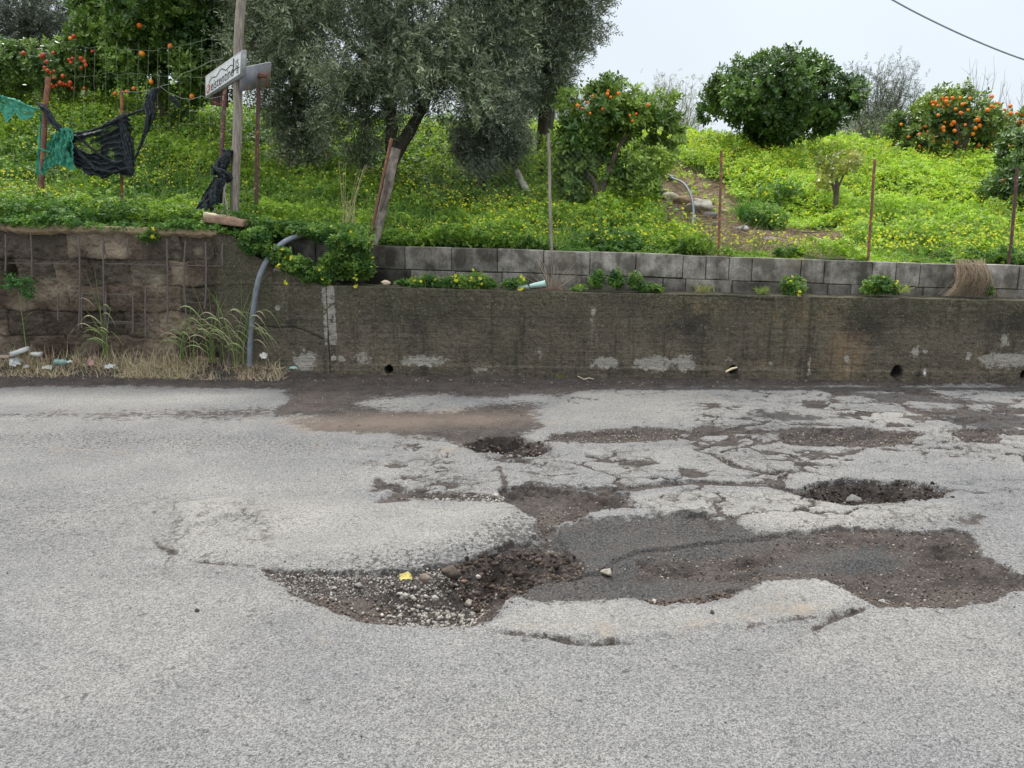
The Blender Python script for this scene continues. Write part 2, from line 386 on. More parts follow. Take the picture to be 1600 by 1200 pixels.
def axis(a, b, h, ext, n):
    """fine steps between a and b, growing steps outside up to ext"""
    m = int(round((b - a) / h)); c = np.linspace(a, b, m + 1)
    lo = a - np.geomspace(h * 2, a - ext[0], n)[::-1] if ext[0] < a else []
    hi = b + np.geomspace(h * 2, ext[1] - b, n) if ext[1] > b else []
    return np.concatenate([lo, c, hi])
gx = axis(-5.6, 5.9, .0095, (-80, 80), 18)
ys = [1.55]
while ys[-1] < 7.75: ys.append(ys[-1] + (.0055 if ys[-1] < 2.6 else .007 if ys[-1] < 4.5 else .010))
ylo = 1.55 - np.geomspace(.02, 9, 14)[::-1]
gy = np.concatenate([ylo, ys, [7.85, 8.0, 8.2]])
GX, GY = np.meshgrid(gx, gy)
nxr, nyr = len(gx), len(gy)
H = np.zeros_like(GX); soil = np.zeros_like(GX); patch = np.zeros_like(GX); pale = np.zeros_like(GX)
craze = np.zeros_like(GX); tan = np.zeros_like(GX); grav = np.zeros_like(GX)
wn = fbm(GX, GY, 4, 4, 3, g=.62) * .075 + fbm(GX, GY, 20, 4, 9, g=.65) * .030          # ragged outline noise

def region(px, m=.35):
    P = gp(px); a = np.array(P); x0, y0 = a.min(0) - m; x1, y1 = a.max(0) + m
    i0, i1 = np.searchsorted(gx, [x0, x1]); j0, j1 = np.searchsorted(gy, [y0, y1])
    s = (slice(max(0, j0 - 1), j1 + 1), slice(max(0, i0 - 1), i1 + 1))
    return P, s
def paint(arr, px, soft=.06, amt=1.0, noise=1.0, op='max'):
    P, s = region(px); d = sdpoly(P, GX[s], GY[s]) + wn[s] * noise
    f = np.clip(.5 + d / soft * .5, 0, 1) * amt
    if op == 'max': arr[s] = np.maximum(arr[s], f)
    else: arr[s] = arr[s] * (1 - f)
    return d, s
def line(arr, px, wpx=.02, amt=1.0, depth=0, noise=.6):
    P, s = region(px, .2); d = wpx - sdline(P, GX[s], GY[s]) + wn[s] * noise * .5
    f = np.clip(.5 + d / .03 * .5, 0, 1) * amt; arr[s] = np.maximum(arr[s], f)
    if depth: H[s] -= depth * sstep(-.004, .012, d)
def hole(px, depth, ramp, lip=.012, soilamt=1.0, noise=1.0, soft=.05):
    P, s = region(px, .25); d = sdpoly(P, GX[s], GY[s]) + wn[s] * noise
    H[s] -= lip * sstep(-.004, .010, d) + (depth - lip) * sstep(0, ramp, d)
    if soilamt: soil[s] = np.maximum(soil[s], np.clip(.5 + d / soft * .5, 0, 1) * soilamt)
    return d, s
def lump(px, h, ramp, noise=1.0):
    P, s = region(px, .25); d = sdpoly(P, GX[s], GY[s]) + wn[s] * noise
    H[s] += h * sstep(-ramp * .3, ramp, d); return d, s

H += fbm(GX, GY, .8, 3, 40) * .012 + fbm(GX, GY, 3.2, 3, 41) * .004
# brown soil washed along the foot of the wall and across the road
D1 = [(-1500, 560), (0, 560), (1600, 585), (3200, 600), (3200, 612), (1600, 603), (1300, 604), (1000, 606), (905, 612), (880, 626), (835, 642), (850, 664),
      (800, 684), (740, 700), (700, 690), (600, 680), (520, 674), (440, 664), (400, 652), (452, 628), (452, 608), (300, 606), (100, 604), (0, 606), (-1500, 606)]
paint(soil, D1, .16, 1.0, 1.6)
for a, px in ((.72, [(-1500, 640), (0, 640), (250, 640), (440, 632), (480, 650), (420, 664), (200, 657), (0, 656), (-1500, 660)]),
              (.5, [(300, 676), (520, 672), (700, 690), (600, 704), (450, 690)])):
    paint(soil, px, .35, a, 2)
tp = [(380, 655), (560, 645), (700, 640), (840, 640), (870, 662), (760, 672), (600, 678), (480, 672)]
paint(tan, tp, .3, 1.0, 2)
# paler worn asphalt islands inside the soil
for px in ([(562, 632), (592, 621), (645, 617), (692, 619), (700, 628), (665, 640), (610, 639)], [(672, 632), (700, 627), (740, 629), (742, 636), (700, 640)],
           [(765, 626), (800, 616), (865, 618), (880, 625), (830, 630)], [(415, 656), (470, 649), (500, 651), (450, 658)]):
    paint(soil, px, .30, .9, 2.4, 'cut'); paint(pale, px, .2, .8, 2)
paint(pale, [(-1500, 612), (0, 610), (300, 608), (445, 610), (440, 622), (250, 640), (-1500, 640)], .3, .8)
paint(pale, [(850, 664), (835, 642), (905, 612), (1120, 612), (1200, 640), (1130, 660), (1000, 668)], .12, .8)
paint(pale, [(1330, 636), (1440, 640), (1460, 660), (1380, 668), (1330, 655)], .1, .9)
paint(patch, [(905, 604), (3000, 604), (3000, 612), (1400, 612), (1000, 610)], .12, 1, 1)
for px in ([(1290, 612), (1400, 610), (1480, 618), (1600, 628), (1600, 640), (1500, 632), (1380, 630)],
           [(1180, 640), (1320, 652), (1250, 660), (1160, 655)], [(1440, 640), (1600, 646), (2400, 650), (2400, 668), (1560, 672), (1480, 664)]):
    paint(patch, px, .14, .9, 2)
# crazed areas
for px in ([(540, 690), (760, 700), (1000, 690), (1240, 705), (1240, 765), (1000, 770), (780, 778), (600, 785)],
           [(1080, 612), (1600, 612), (2200, 640), (2200, 720), (1500, 720), (1200, 700), (1060, 660)], [(1000, 765), (1240, 765), (1500, 800), (1200, 830), (1000, 800)],
           [(200, 780), (420, 775), (420, 885), (250, 885)]):
    paint(craze, px, .3, 1, 2)
rav_dark = np.zeros_like(H)
for px, a in (([(-300, 735), (150, 725), (330, 770), (250, 800), (250, 870), (400, 880), (660, 885), (740, 860), (830, 825), (845, 850), (700, 895), (420, 895), (200, 905), (-300, 930)], .42), ([(560, 892), (640, 884), (720, 862), (800, 828), (838, 812), (850, 850), (760, 860), (690, 890)], 1.6), ([(-300, 655), (450, 672), (640, 690), (500, 720), (200, 715), (-300, 700)], .6), ([(1180, 835), (1350, 826), (1500, 818), (1560, 860), (1640, 905), (1640, 880), (1540, 835), (1510, 805), (1350, 815), (1200, 822)], .8), ([(300, 800), (640, 800), (600, 850), (320, 850)], .5)):
    paint(rav_dark, px, .35, a, 2)
# paler worn top layers
W1 = [(262, 800), (292, 786), (420, 776), (560, 781), (680, 786), (785, 783), (820, 796), (836, 816), (820, 838), (775, 850), (700, 866), (640, 882), (520, 885), (400, 884), (300, 874), (245, 850)]
paint(pale, W1, .16, .9, 1.3); lump(W1, .020, .12, .8)
L12 = [(990, 772), (1080, 768), (1230, 768), (1320, 792), (1390, 790), (1500, 782), (1512, 800), (1490, 816), (1350, 826), (1200, 831), (1100, 812), (1020, 802)]
paint(pale, L12, .06, .95, 1); lump(L12, .014, .09, .9)
L10 = [(752, 985), (812, 946), (900, 939), (1000, 936), (1040, 949), (1130, 939), (1192, 912), (1270, 904), (1332, 922), (1362, 944), (1290, 966), (1200, 982), (1100, 992), (1000, 1006), (930, 1002), (850, 1000), (790, 992)]
paint(pale, L10, .05, .8, .5); lump(L10, .016, .05, .8)
paint(tan, [(780, 975), (860, 985), (960, 1003), (1060, 998), (1200, 975), (1300, 955), (1200, 950), (1000, 985)], .12, .8, 2)
paint(pale, [(860, 702), (1060, 700), (1090, 740), (1000, 755), (880, 740)], .2, .5)
paint(pale, [(600, 690), (720, 705), (700, 740), (560, 720)], .2, .4)
# cracks filled with soil
for px, w_, dp in (([(648, 684), (700, 690), (742, 702)], .015, .006),
                   ([(600, 784), (640, 768), (700, 772), (780, 776)], .06, .012), ([(782, 735), (790, 755), (780, 775)], .02, .01), ([(780, 730), (860, 742), (900, 738)], .012, .006),
                   ([(830, 755), (920, 762), (990, 764), (1080, 752), (1200, 756), (1240, 766)], .045, .018), ([(1088, 703), (1120, 712), (1150, 728), (1200, 738), (1240, 734)], .028, .012),
                   ([(1000, 668), (1100, 676), (1180, 676), (1260, 668)], .06, .012),
                   ([(840, 995), (890, 1003), (940, 1005), (1002, 1004)], .009, .012), ([(1272, 982), (1310, 962), (1350, 950)], .012, .012), ([(755, 986), (800, 993), (850, 999)], .004, .008),
                   ([(1002, 1004), (1100, 990), (1200, 978), (1272, 966)], .003, .006), ([(245, 790), (236, 830), (248, 856), (300, 878), (400, 886)], .012, .008),
                   ([(1480, 765), (1560, 768), (1640, 775)], .02, .008)):
    line(soil, px, w_, .9, dp)
def rs0(px, a):
    P, s_ = region(px, .1); o_ = np.zeros_like(H); d = sdpoly(P, GX[s_], GY[s_]); o_[s_] = a * sstep(0, .12, d) * fbm(GX[s_], GY[s_], 3.5, 4, 530); return o_
# hollows and potholes
paint(soil, [(1030, 660), (1120, 655), (1260, 664), (1250, 700), (1120, 684), (1050, 690)], .25, .55, 2)
hole([(850, 690), (862, 676), (960, 668), (1062, 670), (1062, 688), (1000, 690), (930, 690)], .03, .12, .006)
hole([(1212, 682), (1250, 670), (1350, 667), (1442, 674), (1432, 690), (1370, 700), (1300, 698), (1230, 693)], .045, .12)
hole([(1480, 668), (1560, 672), (1552, 690), (1508, 690)], .03, .1)
hole([(778, 762), (830, 754), (920, 764), (985, 769), (992, 790), (925, 800), (870, 812), (885, 850), (850, 860), (838, 830), (838, 806), (790, 782)], .065, .09, .02)
P7 = [(868, 822), (930, 806), (1050, 804), (1150, 814), (1200, 830), (1262, 836), (1180, 850), (1000, 866), (935, 892), (915, 884), (880, 862), (850, 842)]
D8 = [(1000, 852), (1200, 832), (1350, 826), (1500, 830), (1542, 866), (1592, 900), (1640, 902), (1600, 915), (1552, 936), (1482, 946), (1380, 950), (1340, 934), (1290, 906), (1200, 905), (1150, 922), (1092, 943), (1020, 943),
      (985, 935), (930, 938), (830, 940), (800, 935), (815, 910), (900, 898), (930, 890)]
hole(D8, .075, .22, .018, 1.0, .8); paint(patch, D8, .04, 1, .8); paint(patch, [(795, 940), (812, 905), (880, 882), (930, 870), (1010, 848), (1020, 905), (950, 938)], .06, 1, .8)
hole(P7, .035, .2, .008, 0, .6); paint(soil, P7, .12, .95, .8, 'cut'); paint(patch, P7, .08, 1, .7)
for P9 in ([(790, 938), (815, 912), (930, 900), (1050, 884), (1140, 893), (1185, 908), (1140, 925), (1000, 934), (930, 938), (830, 941)],
           [(1185, 868), (1260, 850), (1350, 842), (1420, 850), (1400, 872), (1280, 885), (1210, 885)]):
    paint(soil, P9, .12, .97, .8, 'cut'); paint(patch, P9, .12, 1, .8); lump(P9, .034, .12, .5)
hole([(1120, 862), (1180, 852), (1250, 858), (1190, 872), (1130, 874)], .03, .1, .004); hole([(1000, 866), (1100, 872), (1180, 884), (1100, 888), (1010, 880)], .03, .08, .006); hole([(1440, 842), (1510, 846), (1560, 885), (1590, 905), (1540, 905), (1480, 880)], .03, .12, .006)
H += rs0(D8, .022)
paint(patch, [(1350, 840), (1480, 850), (1540, 890), (1440, 900), (1380, 880)], .3, .5, 2)
paint(tan, [(1360, 915), (1480, 905), (1560, 915), (1540, 938), (1400, 948), (1350, 938)], .3, .8, 1.5)
hole([(1010, 932), (1090, 924), (1150, 922), (1140, 936), (1092, 944), (1020, 944)], .03, .05, .008)
hole([(1500, 806), (1530, 800), (1545, 812), (1530, 826), (1508, 820)], .012, .08, .003, .75)
H4 = [(1232, 768), (1262, 756), (1312, 751), (1402, 751), (1475, 762), (1480, 778), (1420, 784), (1330, 791), (1285, 785)]
hole(H4, .105, .13, .028, 1, .9)
H1 = [(728, 694), (762, 684), (802, 682), (852, 690), (862, 704), (838, 713), (785, 711), (745, 707)]
hole(H1, .12, .07, .03, 1, .5)
H6 = [(402, 886), (450, 886), (520, 887), (600, 893), (660, 888), (710, 872), (770, 852), (840, 846), (885, 858), (922, 884), (905, 896), (830, 908), (806, 930), (780, 960), (740, 980), (690, 978), (640, 974), (560, 969), (490, 946), (430, 916)]
dd, ss = hole(H6, .075, .20, .026, 1, .75)
hole([(560, 905), (700, 890), (760, 862), (860, 855), (900, 880), (830, 905), (780, 945), (720, 972), (620, 962)], .055, .14, 0, 0, .5)
paint(tan, [(460, 920), (540, 905), (600, 930), (600, 965), (540, 962)], .25, .9, 1.5)
paint(tan, [(480, 1000), (560, 1005), (570, 1030), (490, 1040)], .3, .75, 3); paint(tan, [(-20, 1040), (40, 1050), (30, 1080), (-30, 1080)], .3, .5, 3)
paint(tan, [(90, 1045), (150, 1050), (140, 1070), (80, 1068)], .25, .45, 3)
lump([(800, 690), (820, 686), (850, 690), (846, 697), (812, 698)], .06, .05, .3)
# broken slabs: a web of open joints with washed-in grit, each slab a little tilted and toned
def voron(X, Y, sc, seed):
    x, y = X * sc, Y * sc; xi, yi = np.floor(x).astype(np.int64), np.floor(y).astype(np.int64); f1 = np.full(X.shape, 9.); f2 = np.full(X.shape, 9.); idv = np.zeros(X.shape); zz = np.zeros_like(xi)
    for a in (-1, 0, 1):
        for b in (-1, 0, 1):
            px = xi + a + .1 + .8 * _h(xi + a, yi + b, zz, seed); py = yi + b + .1 + .8 * _h(xi + a, yi + b, zz, seed + 1); d = np.hypot(x - px, y - py); c = _h(xi + a, yi + b, zz, seed + 2)
            n1 = d < f1; f2 = np.where(n1, f1, np.minimum(f2, d)); idv = np.where(n1, c, idv); f1 = np.where(n1, d, f1)
    return (f2 - f1) / sc, idv
slab = np.zeros_like(H); brk_ = np.zeros_like(H)
for px, a in (([(545, 700), (640, 690), (760, 706), (860, 706), (1000, 696), (1240, 705), (1240, 765), (1000, 768), (780, 776), (600, 785), (540, 760)], 1), ([(1050, 650), (1120, 608), (1600, 606), (2300, 612), (2300, 720), (1500, 725), (1240, 745), (1060, 700)], 1), ([(860, 612), (1120, 610), (1100, 668), (870, 664)], .55),
              ([(1000, 765), (1240, 765), (1500, 800), (1250, 828), (1000, 800)], .5), ([(210, 770), (430, 770), (440, 800), (260, 880), (215, 860)], .45), ([(1480, 740), (1700, 745), (1700, 800), (1520, 800)], .5)):
    P, s_ = region(px, .4); d = sdpoly(P, GX[s_], GY[s_]); brk_[s_] = np.maximum(brk_[s_], a * sstep(-.12, .12, d + wn[s_] * 2))
wx = GX * .62 + fbm(GX, GY, 3.5, 4, 500, g=.6) * .16; wy = GY + fbm(GX, GY, 3.5, 4, 501, g=.6) * .14
e1, id1 = voron(wx, wy, 3.0, 510); e2, id2 = voron(wx, wy, 7.5, 520); wd_ = fbm(GX, GY, 1.7, 3, 502)
wj = np.clip(.012 + .075 * wd_, -.01, .07) * brk_; wj2 = np.clip(.03 * fbm(GX, GY, 2.6, 3, 503) - .001, -.01, .03) * brk_
j_ = np.maximum(np.where(brk_ > .15, .5 + (wj - e1) / .035, 0), np.where(brk_ > .4, .5 + (wj2 - e2) / .03, 0)); j_ = np.clip(j_, 0, 1) * sstep(.12, .3, brk_) * np.where(np.maximum(wj, wj2) > .004, 1, 0)
soil = np.maximum(soil, j_ * .95); H -= .020 * sstep(.35, .9, j_) * (1 - sstep(.5, 1, soil) * .3); H += (id1 - .5) * .020 * sstep(.1, .5, brk_) * sstep(0, .03, e1 - wj)
pt = sstep(.18, .42, fbm(GX * .6, GY, 4.5, 4, 504, g=.62)) * brk_; soil = np.maximum(soil, pt * .8); H -= .012 * sstep(.3, .8, pt)
pale = np.clip(pale + (id1 - .62) * .9 * brk_ * sstep(0, .04, e1 - wj), 0, 1); dst = sstep(.1, .5, fbm(GX * .5, GY, 1.2, 4, 505)); tan = np.maximum(tan, dst * .45 * sstep(3.4, 5.0, GY))
# rough soil and left verge bank
rs = sstep(.4, .8, soil)
H += rs * (fbm(GX, GY, 28, 4, 60, g=.6) * .010 + np.abs(fbm(GX, GY, 60, 2, 66)) * .006 - .002)
crumb = np.zeros_like(H); dark_soil = np.zeros_like(H)
for px, a in (([(700, 880), (770, 850), (880, 858), (922, 884), (830, 908), (760, 905)], .028), (H4, .02), (H1, .02), ([(1000, 930), (1140, 922), (1090, 944)], .015), ([(1400, 830), (1500, 835), (1580, 890), (1480, 900)], .014), ([(860, 760), (985, 770), (990, 790), (870, 800)], .014)):
    if a > .013: paint(dark_soil, px, .2, 1 if a > .018 else .7, 2)  # darker soil colour inside the potholes
    P, s = region(px, .1); d = sdpoly(P, GX[s], GY[s]); crumb[s] = np.maximum(crumb[s], a * sstep(.0, .07, d))
H += crumb * (fbm(GX, GY, 14, 4, 71, g=.65) * 1.3 + .1)
H += sstep(.06, .35, GY - (yw(GX) - .32)) * sstep(-1.7, -2.6, GX) * (.075 + fbm(GX, GY, 4, 3, 80) * .03)
H += sstep(-.16, -.02, GY - yw(GX)) * .012 * (1 + fbm(GX, GY, 9, 3, 81))
soil = np.clip(soil + .0, 0, 1)
acc = Acc(); idx = np.arange(nxr * nyr).reshape(nyr, nxr)
q = np.stack([idx[:-1, :-1], idx[:-1, 1:], idx[1:, 1:], idx[1:, :-1]], -1).reshape(-1, 4)
acc.addq(np.stack([GX, GY, H], -1).reshape(-1, 3), q)
road = acc.build("road", M_road, smooth=True, attrs=dict(rav_dark=rav_dark, dark_soil=dark_soil, soil=soil, patch=patch, pale=pale, craze=craze, tan=tan))
tag(road, kind='structure')
def roadz(x, y):
    i = np.clip(np.searchsorted(gx, x) - 1, 0, nxr - 1); j = np.clip(np.searchsorted(gy, y) - 1, 0, nyr - 1); return H[j, i]
def GR(u, v, dz=0):
    p = G(u, v)
    for _ in range(4): p = G(u, v, float(roadz(p[0], p[1])))
    p[2] += dz; return p

# ================================================================== STRUCTURE: hillside
LW = [(-900, 345), (0, 350), (340, 357), (400, 368), (470, 374), (600, 384), (800, 389), (1000, 396), (1200, 403), (1400, 410), (1600, 415), (2300, 440)]
def topv(u): return np.interp(u, [a for a, b in LW], [b for a, b in LW])
cp = []
for u in range(-500, 2200, 150):
    cp.append(W(u, topv(u) + 4, .30 if u < 430 else .55))
for u, rows in {-500: [(335, 8.7), (290, 9.8), (235, 11), (165, 13), (130, 16)], 0: [(338, 8.7), (305, 9.6), (255, 10.8), (195, 12.2), (148, 14), (130, 16)],
                200: [(340, 8.8), (305, 9.7), (262, 10.8), (205, 12.2), (155, 14), (143, 16)], 400: [(345, 9), (318, 10), (285, 11.3), (245, 13), (205, 15), (190, 17)],
                600: [(358, 9), (328, 10), (295, 11.3), (258, 13), (225, 15), (205, 17)], 800: [(362, 9), (338, 10), (308, 11.0), (268, 12.4), (235, 14), (215, 17)],
                1000: [(368, 8.9), (342, 10), (312, 11), (270, 12.4), (238, 14.3), (222, 17)], 1200: [(378, 8.8), (354, 9.8), (322, 10.8), (282, 12), (248, 14), (232, 17)],
                1400: [(385, 8.7), (360, 9.7), (326, 10.7), (288, 12), (256, 14), (244, 17)], 1600: [(390, 8.6), (362, 9.7), (330, 10.7), (290, 12), (262, 14), (255, 17)],
                2200: [(410, 8.4), (375, 9.7), (340, 10.8), (300, 12), (275, 14), (270, 17)]}.items():
    for v, Y in rows: cp.append(AY(u, v, Y))
for u in range(-500, 2300, 300): a = AY(u, 200, 17); cp.append([a[0] * 1.3, 24, [p for p in cp if abs(p[1] - 17) < .01][0][2] * .3 + 2.2])
cp = np.array(cp)
def tps(P, z, lam=.02):
    n = len(P); r = np.linalg.norm(P[:, None] - P[None], axis=2) + 1e-9; K = r * r * np.log(r) + np.eye(n) * lam
    A = np.zeros((n + 3, n + 3)); A[:n, :n] = K; A[:n, n] = 1; A[:n, n + 1:] = P; A[n, :n] = 1; A[n + 1:, :n] = P.T
    return np.linalg.solve(A, np.concatenate([z, [0, 0, 0]]))
TP = tps(cp[:, :2], cp[:, 2])
def tz(x, y):
    x = np.asarray(x, float); y = np.asarray(y, float); sh = x.shape
    xf = np.clip(x.ravel(), -12, 13); yf = np.clip(y.ravel(), 7.2, 22); r_ = np.empty(xf.shape)
    for a in range(0, len(xf), 40000):
        X, Y = xf[a:a + 40000], yf[a:a + 40000]
        r = np.sqrt((X[:, None] - cp[:, 0]) ** 2 + (Y[:, None] - cp[:, 1]) ** 2) + 1e-9
        r_[a:a + 40000] = (r * r * np.log(r)) @ TP[:len(cp)] + TP[-3] + TP[-2] * X + TP[-1] * Y
    return r_.reshape(sh)
def tz1(x, y): return float(tz(np.array([x]), np.array([y]))[0])
def hill_hit(u, v):
    """first point of the hillside along the sight line of a photo pixel"""
    d = ray(u, v); Y = np.arange(8.0, 22, .04); P = np.array([0, 0, CZ]) + d * (Y / d[1])[:, None]
    b = np.nonzero(P[:, 2] < tz(P[:, 0], P[:, 1]))[0]; return P[b[0]] if len(b) else AY(u, v, 15)
XR = W(398, 380)[0]
BARE = [[(1015, 252), (1060, 250), (1100, 280), (1150, 305), (1195, 335), (1225, 352), (1262, 360), (1318, 364), (1335, 412), (1180, 410), (1120, 404), (1105, 385), (1075, 372), (1045, 358), (1008, 340), (990, 318), (1030, 296)]]
BP = [hill_hit(u, v)[:2] for u, v in BARE[0]]
bx_ = np.arange(-11, 12.01, .1); bx = np.concatenate([[-150, -90, -50, -30, -20, -15, -12.5], bx_, [13, 16, 21, 32, 55, 90, 150]])
bo = np.concatenate([np.array([.279, .28, .46, .50]), np.arange(.6, 9, .1), np.arange(9.2, 14, .4), [16, 20, 30, 50, 90, 160, 300]])
BX, BO = np.meshgrid(bx, bo); BY = np.where(BO < 12, yw(np.clip(BX, -14, 14)), 7.4) + BO
BZ = tz(BX, BY) + fbm(BX, BY, 1.3, 4, 90) * .05 * sstep(.6, 2, BO)
BZ = np.where((BX > XR) & (BO < .48), .2, BZ); BZ[0] = -.2; BZ = np.where(BO > 25, BZ * 1.0 - (BO - 25) * .01, BZ)
bare = np.clip(.5 + (sdpoly(BP, BX, BY) + fbm(BX, BY, 2.5, 3, 91) * .25) / .4, 0, 1)
acc = Acc(); ix = np.arange(BX.size).reshape(BX.shape)
acc.addq(np.stack([BX, BY, BZ], -1).reshape(-1, 3), np.stack([ix[:-1, :-1], ix[:-1, 1:], ix[1:, 1:], ix[1:, :-1]], -1).reshape(-1, 4))
hill = acc.build("hillside", M_ground, smooth=True, attrs=dict(bare=bare)); tag(hill, kind='structure')

# ================================================================== WALLS
def wallgrid(x0, x1, topf, hx, hz, thick, dispf, mat, name, zb=-.12, attrf=None, colf=None, off=0.0, smooth=True, parent=None):
    xs = np.linspace(x0, x1, max(2, int((x1 - x0) / hx))); zt = topf(xs); nz = max(3, int((zt.max() - zb) / hz))
    T = np.linspace(0, 1, nz); X, T2 = np.meshgrid(xs, T); Z = zb + (zt[None] - zb) * T2
    d = dispf(X, Z); Y = yw(X) + off - d
    rows = [np.stack([X, Y, Z], -1)]
    nt_ = 7
    for k in range(1, nt_ + 1):
        f = k / nt_; yb = (1 - f) * Y[-1] + f * (yw(xs) + off + thick)
        rows.append(np.stack([xs, yb, zt + fbm(xs, yb, 12, 3, 5) * .006 - .004], -1)[None])
    rows.append(np.stack([xs, yw(xs) + off + thick, np.full_like(xs, zb)], -1)[None])
    P = np.concatenate(rows); a = Acc(); ix = np.arange(P.shape[0] * P.shape[1]).reshape(P.shape[:2])
    a.addq(P.reshape(-1, 3), np.stack([ix[:-1, :-1], ix[:-1, 1:], ix[1:, 1:], ix[1:, :-1]], -1).reshape(-1, 4))
    ev = P[:, 0]; a.add(ev, [list(range(len(ev)))[::-1]]); ev2 = P[:, -1]; a.add(ev2, [list(range(len(ev2)))])
    PX, PZ = P[..., 0].ravel(), P[..., 2].ravel()
    at = attrf(PX, PZ) if attrf else {}
    n_extra = len(ev) + len(ev2)
    at = {k: np.concatenate([v, np.full(n_extra, .3)]) for k, v in at.items()}
    if colf is not None:
        a.c[0] = colf(PX, PZ)
    return a.build(name, mat, parent, smooth=smooth, attrs=at)
def blobs(items, X, Z, off=0.0):
    """items: (u0,v0,u1,v1) rectangles in the photo, laid onto the wall face as soft ellipses"""
    r = np.zeros_like(X)
    for it in items:
        u0, v0, u1, v1 = it[:4]; amt = it[4] if len(it) > 4 else 1
        a = W(u0, v1, off); b = W(u1, v0, off); cx, cz = (a[0] + b[0]) / 2, (a[2] + b[2]) / 2; rx, rz = (b[0] - a[0]) / 2, (b[2] - a[2]) / 2
        q = np.sqrt(((X - cx) / rx) ** 2 + ((Z - cz) / rz) ** 2); r = np.maximum(r, np.clip(1.15 - q * .62, 0, 1) * amt)
    return r
def topline(pts, off=0.0):
    P = np.array([W(u, v, off) for u, v in pts]); return lambda x: np.interp(x, P[:, 0], P[:, 2])
xj = W(512, 500)[0]; xl = W(338, 450)[0]
HOLES = [(608, 577, .045), (1146, 578, .042), (1402, 581, .048), (1600, 586, .04)]
HP = [(W(u, v)[0], W(u, v)[2], r) for u, v, r in HOLES]
SPOTS = [(433, 481), (434, 421), (562, 484), (712, 487), (863, 490), (1012, 522), (1114, 487), (1309, 492), (1462, 492)]
SPP = [W(u, v) for u, v in SPOTS]
CRK = [np.array([W(u, v)[[0, 2]] for u, v in c]) for c in ([(400, 507), (430, 512), (460, 511), (480, 518), (505, 530)], [(1060, 462), (1100, 463), (1180, 462), (1260, 460), (1400, 466)], [(1210, 470), (1150, 464)])]
def conc_disp(X, Z):
    d = fbm(X, Z, 6, 4, 101) * .006 + fbm(X, Z, 35, 3, 102, g=.65) * .0045 + fbm(X * .3, Z, 11, 2, 103) * .003
    d += sstep(.12, .1, Z) * .010
    for cx, cz, r in HP: d = np.where(np.hypot(X - cx, (Z - cz) * (.8 if r == .048 else 1)) * (1 + .35 * fbm(X, Z, 16, 2, 106)) < r * .92, -.28, d)
    for p in SPP: d = d - .008 * np.exp(-((X - p[0]) ** 2 + (Z - p[2]) ** 2) / .0004)
    for c in CRK: d = d - .010 * sstep(.009, .0, sdline(c, X, Z))
    return d
def conc_attr(X, Z):
    pl = blobs([(925, 558, 968, 574, .95), (990, 558, 1050, 577), (1050, 556, 1086, 578, .95), (628, 556, 697, 571, .95), (462, 550, 492, 578, 1.0), (518, 555, 526, 563), (528, 556, 538, 566), (555, 548, 580, 570, .7),
                (604, 462, 620, 480, .3), (1420, 542, 1438, 560, .85), (1440, 545, 1450, 552, .8), (1530, 552, 1625, 574, .95), (1318, 555, 1330, 565, .9), (1508, 552, 1518, 564), (1200, 564, 1210, 574, .7), (1130, 555, 1146, 568, .7),
                (920, 475, 935, 500, .55), (425, 417, 440, 425, .8), (428, 476, 440, 487, .8), (1560, 520, 1580, 545, .7), (730, 573, 775, 582, .6), (836, 545, 850, 560, .55), (1260, 560, 1268, 590, .55), (400, 572, 460, 583, .5), (1440, 575, 1448, 590, .9)], X, Z)
    # mortar smeared down both sides of the joint
    j = np.where((np.abs(X - xj - .02) < .085) & (Z > .3), .62, 0) * sstep(.085, .05, np.abs(X - xj - .02))
    pl = np.maximum(pl, j)
    wm = blobs([(1290, 510, 1355, 592), (1180, 460, 1330, 520, .55), (1560, 470, 1600, 500, .5), (1160, 540, 1330, 590, .4), (1500, 540, 1600, 590, .4), (600, 565, 616, 592, .8), (1040, 460, 1160, 500, .5)], X, Z)
    dk = blobs([(1530, 478, 1700, 525), (1040, 480, 1120, 530, .8), (1310, 470, 1410, 540, .75), (520, 460, 800, 520, .6), (380, 470, 500, 520, .5), (1385, 470, 1500, 520, .6), (1140, 575, 1155, 595), (1392, 575, 1412, 595)], X, Z)
    for cx, cz, r in HP: dk = np.maximum(dk, (np.hypot(X - cx, Z - cz) < r * 1.05) * 1.2)
    for c in CRK: dk = np.maximum(dk, sstep(.010, .002, sdline(c, X, Z)) * 1.2)
    return dict(pale=pl, warm=wm, dark=dk)
tR = topline([(500, 446), (640, 450), (800, 455), (1000, 459), (1200, 462), (1400, 466), (1600, 470), (2400, 492)])
wr = wallgrid(xj + .004, 9.5, lambda x: tR(x) + fbm(x, x * 0, 7, 3, 7) * .006, .0115, .0115, .38, conc_disp, M_conc, "retaining_wall", attrf=conc_attr)
tag(wr, "long stained grey concrete retaining wall with drain holes, right of the vertical joint", "retaining wall")
tL = topline([(330, 356), (350, 360), (372, 374), (395, 398), (440, 424), (506, 447), (512, 449)])
zl = W(420, 442)[2]
def convl(X, Z): return conc_disp(X, Z) - .014 * sstep(zl - .004, zl + .004, Z) + .01 * sstep(.012, 0, np.abs(Z - zl + .008)) \
    + sstep(.03, -.02, X - xl - fbm(Z, Z * 0, 5, 3, 8) * .06) * -.05
wl = wallgrid(xl - .02, xj - .004, lambda x: tL(x), .0115, .0115, .36, convl, M_conc, "retaining_wall", attrf=conc_attr)
tag(wl, "short concrete retaining wall with sloping top behind the grey hose", "retaining wall")

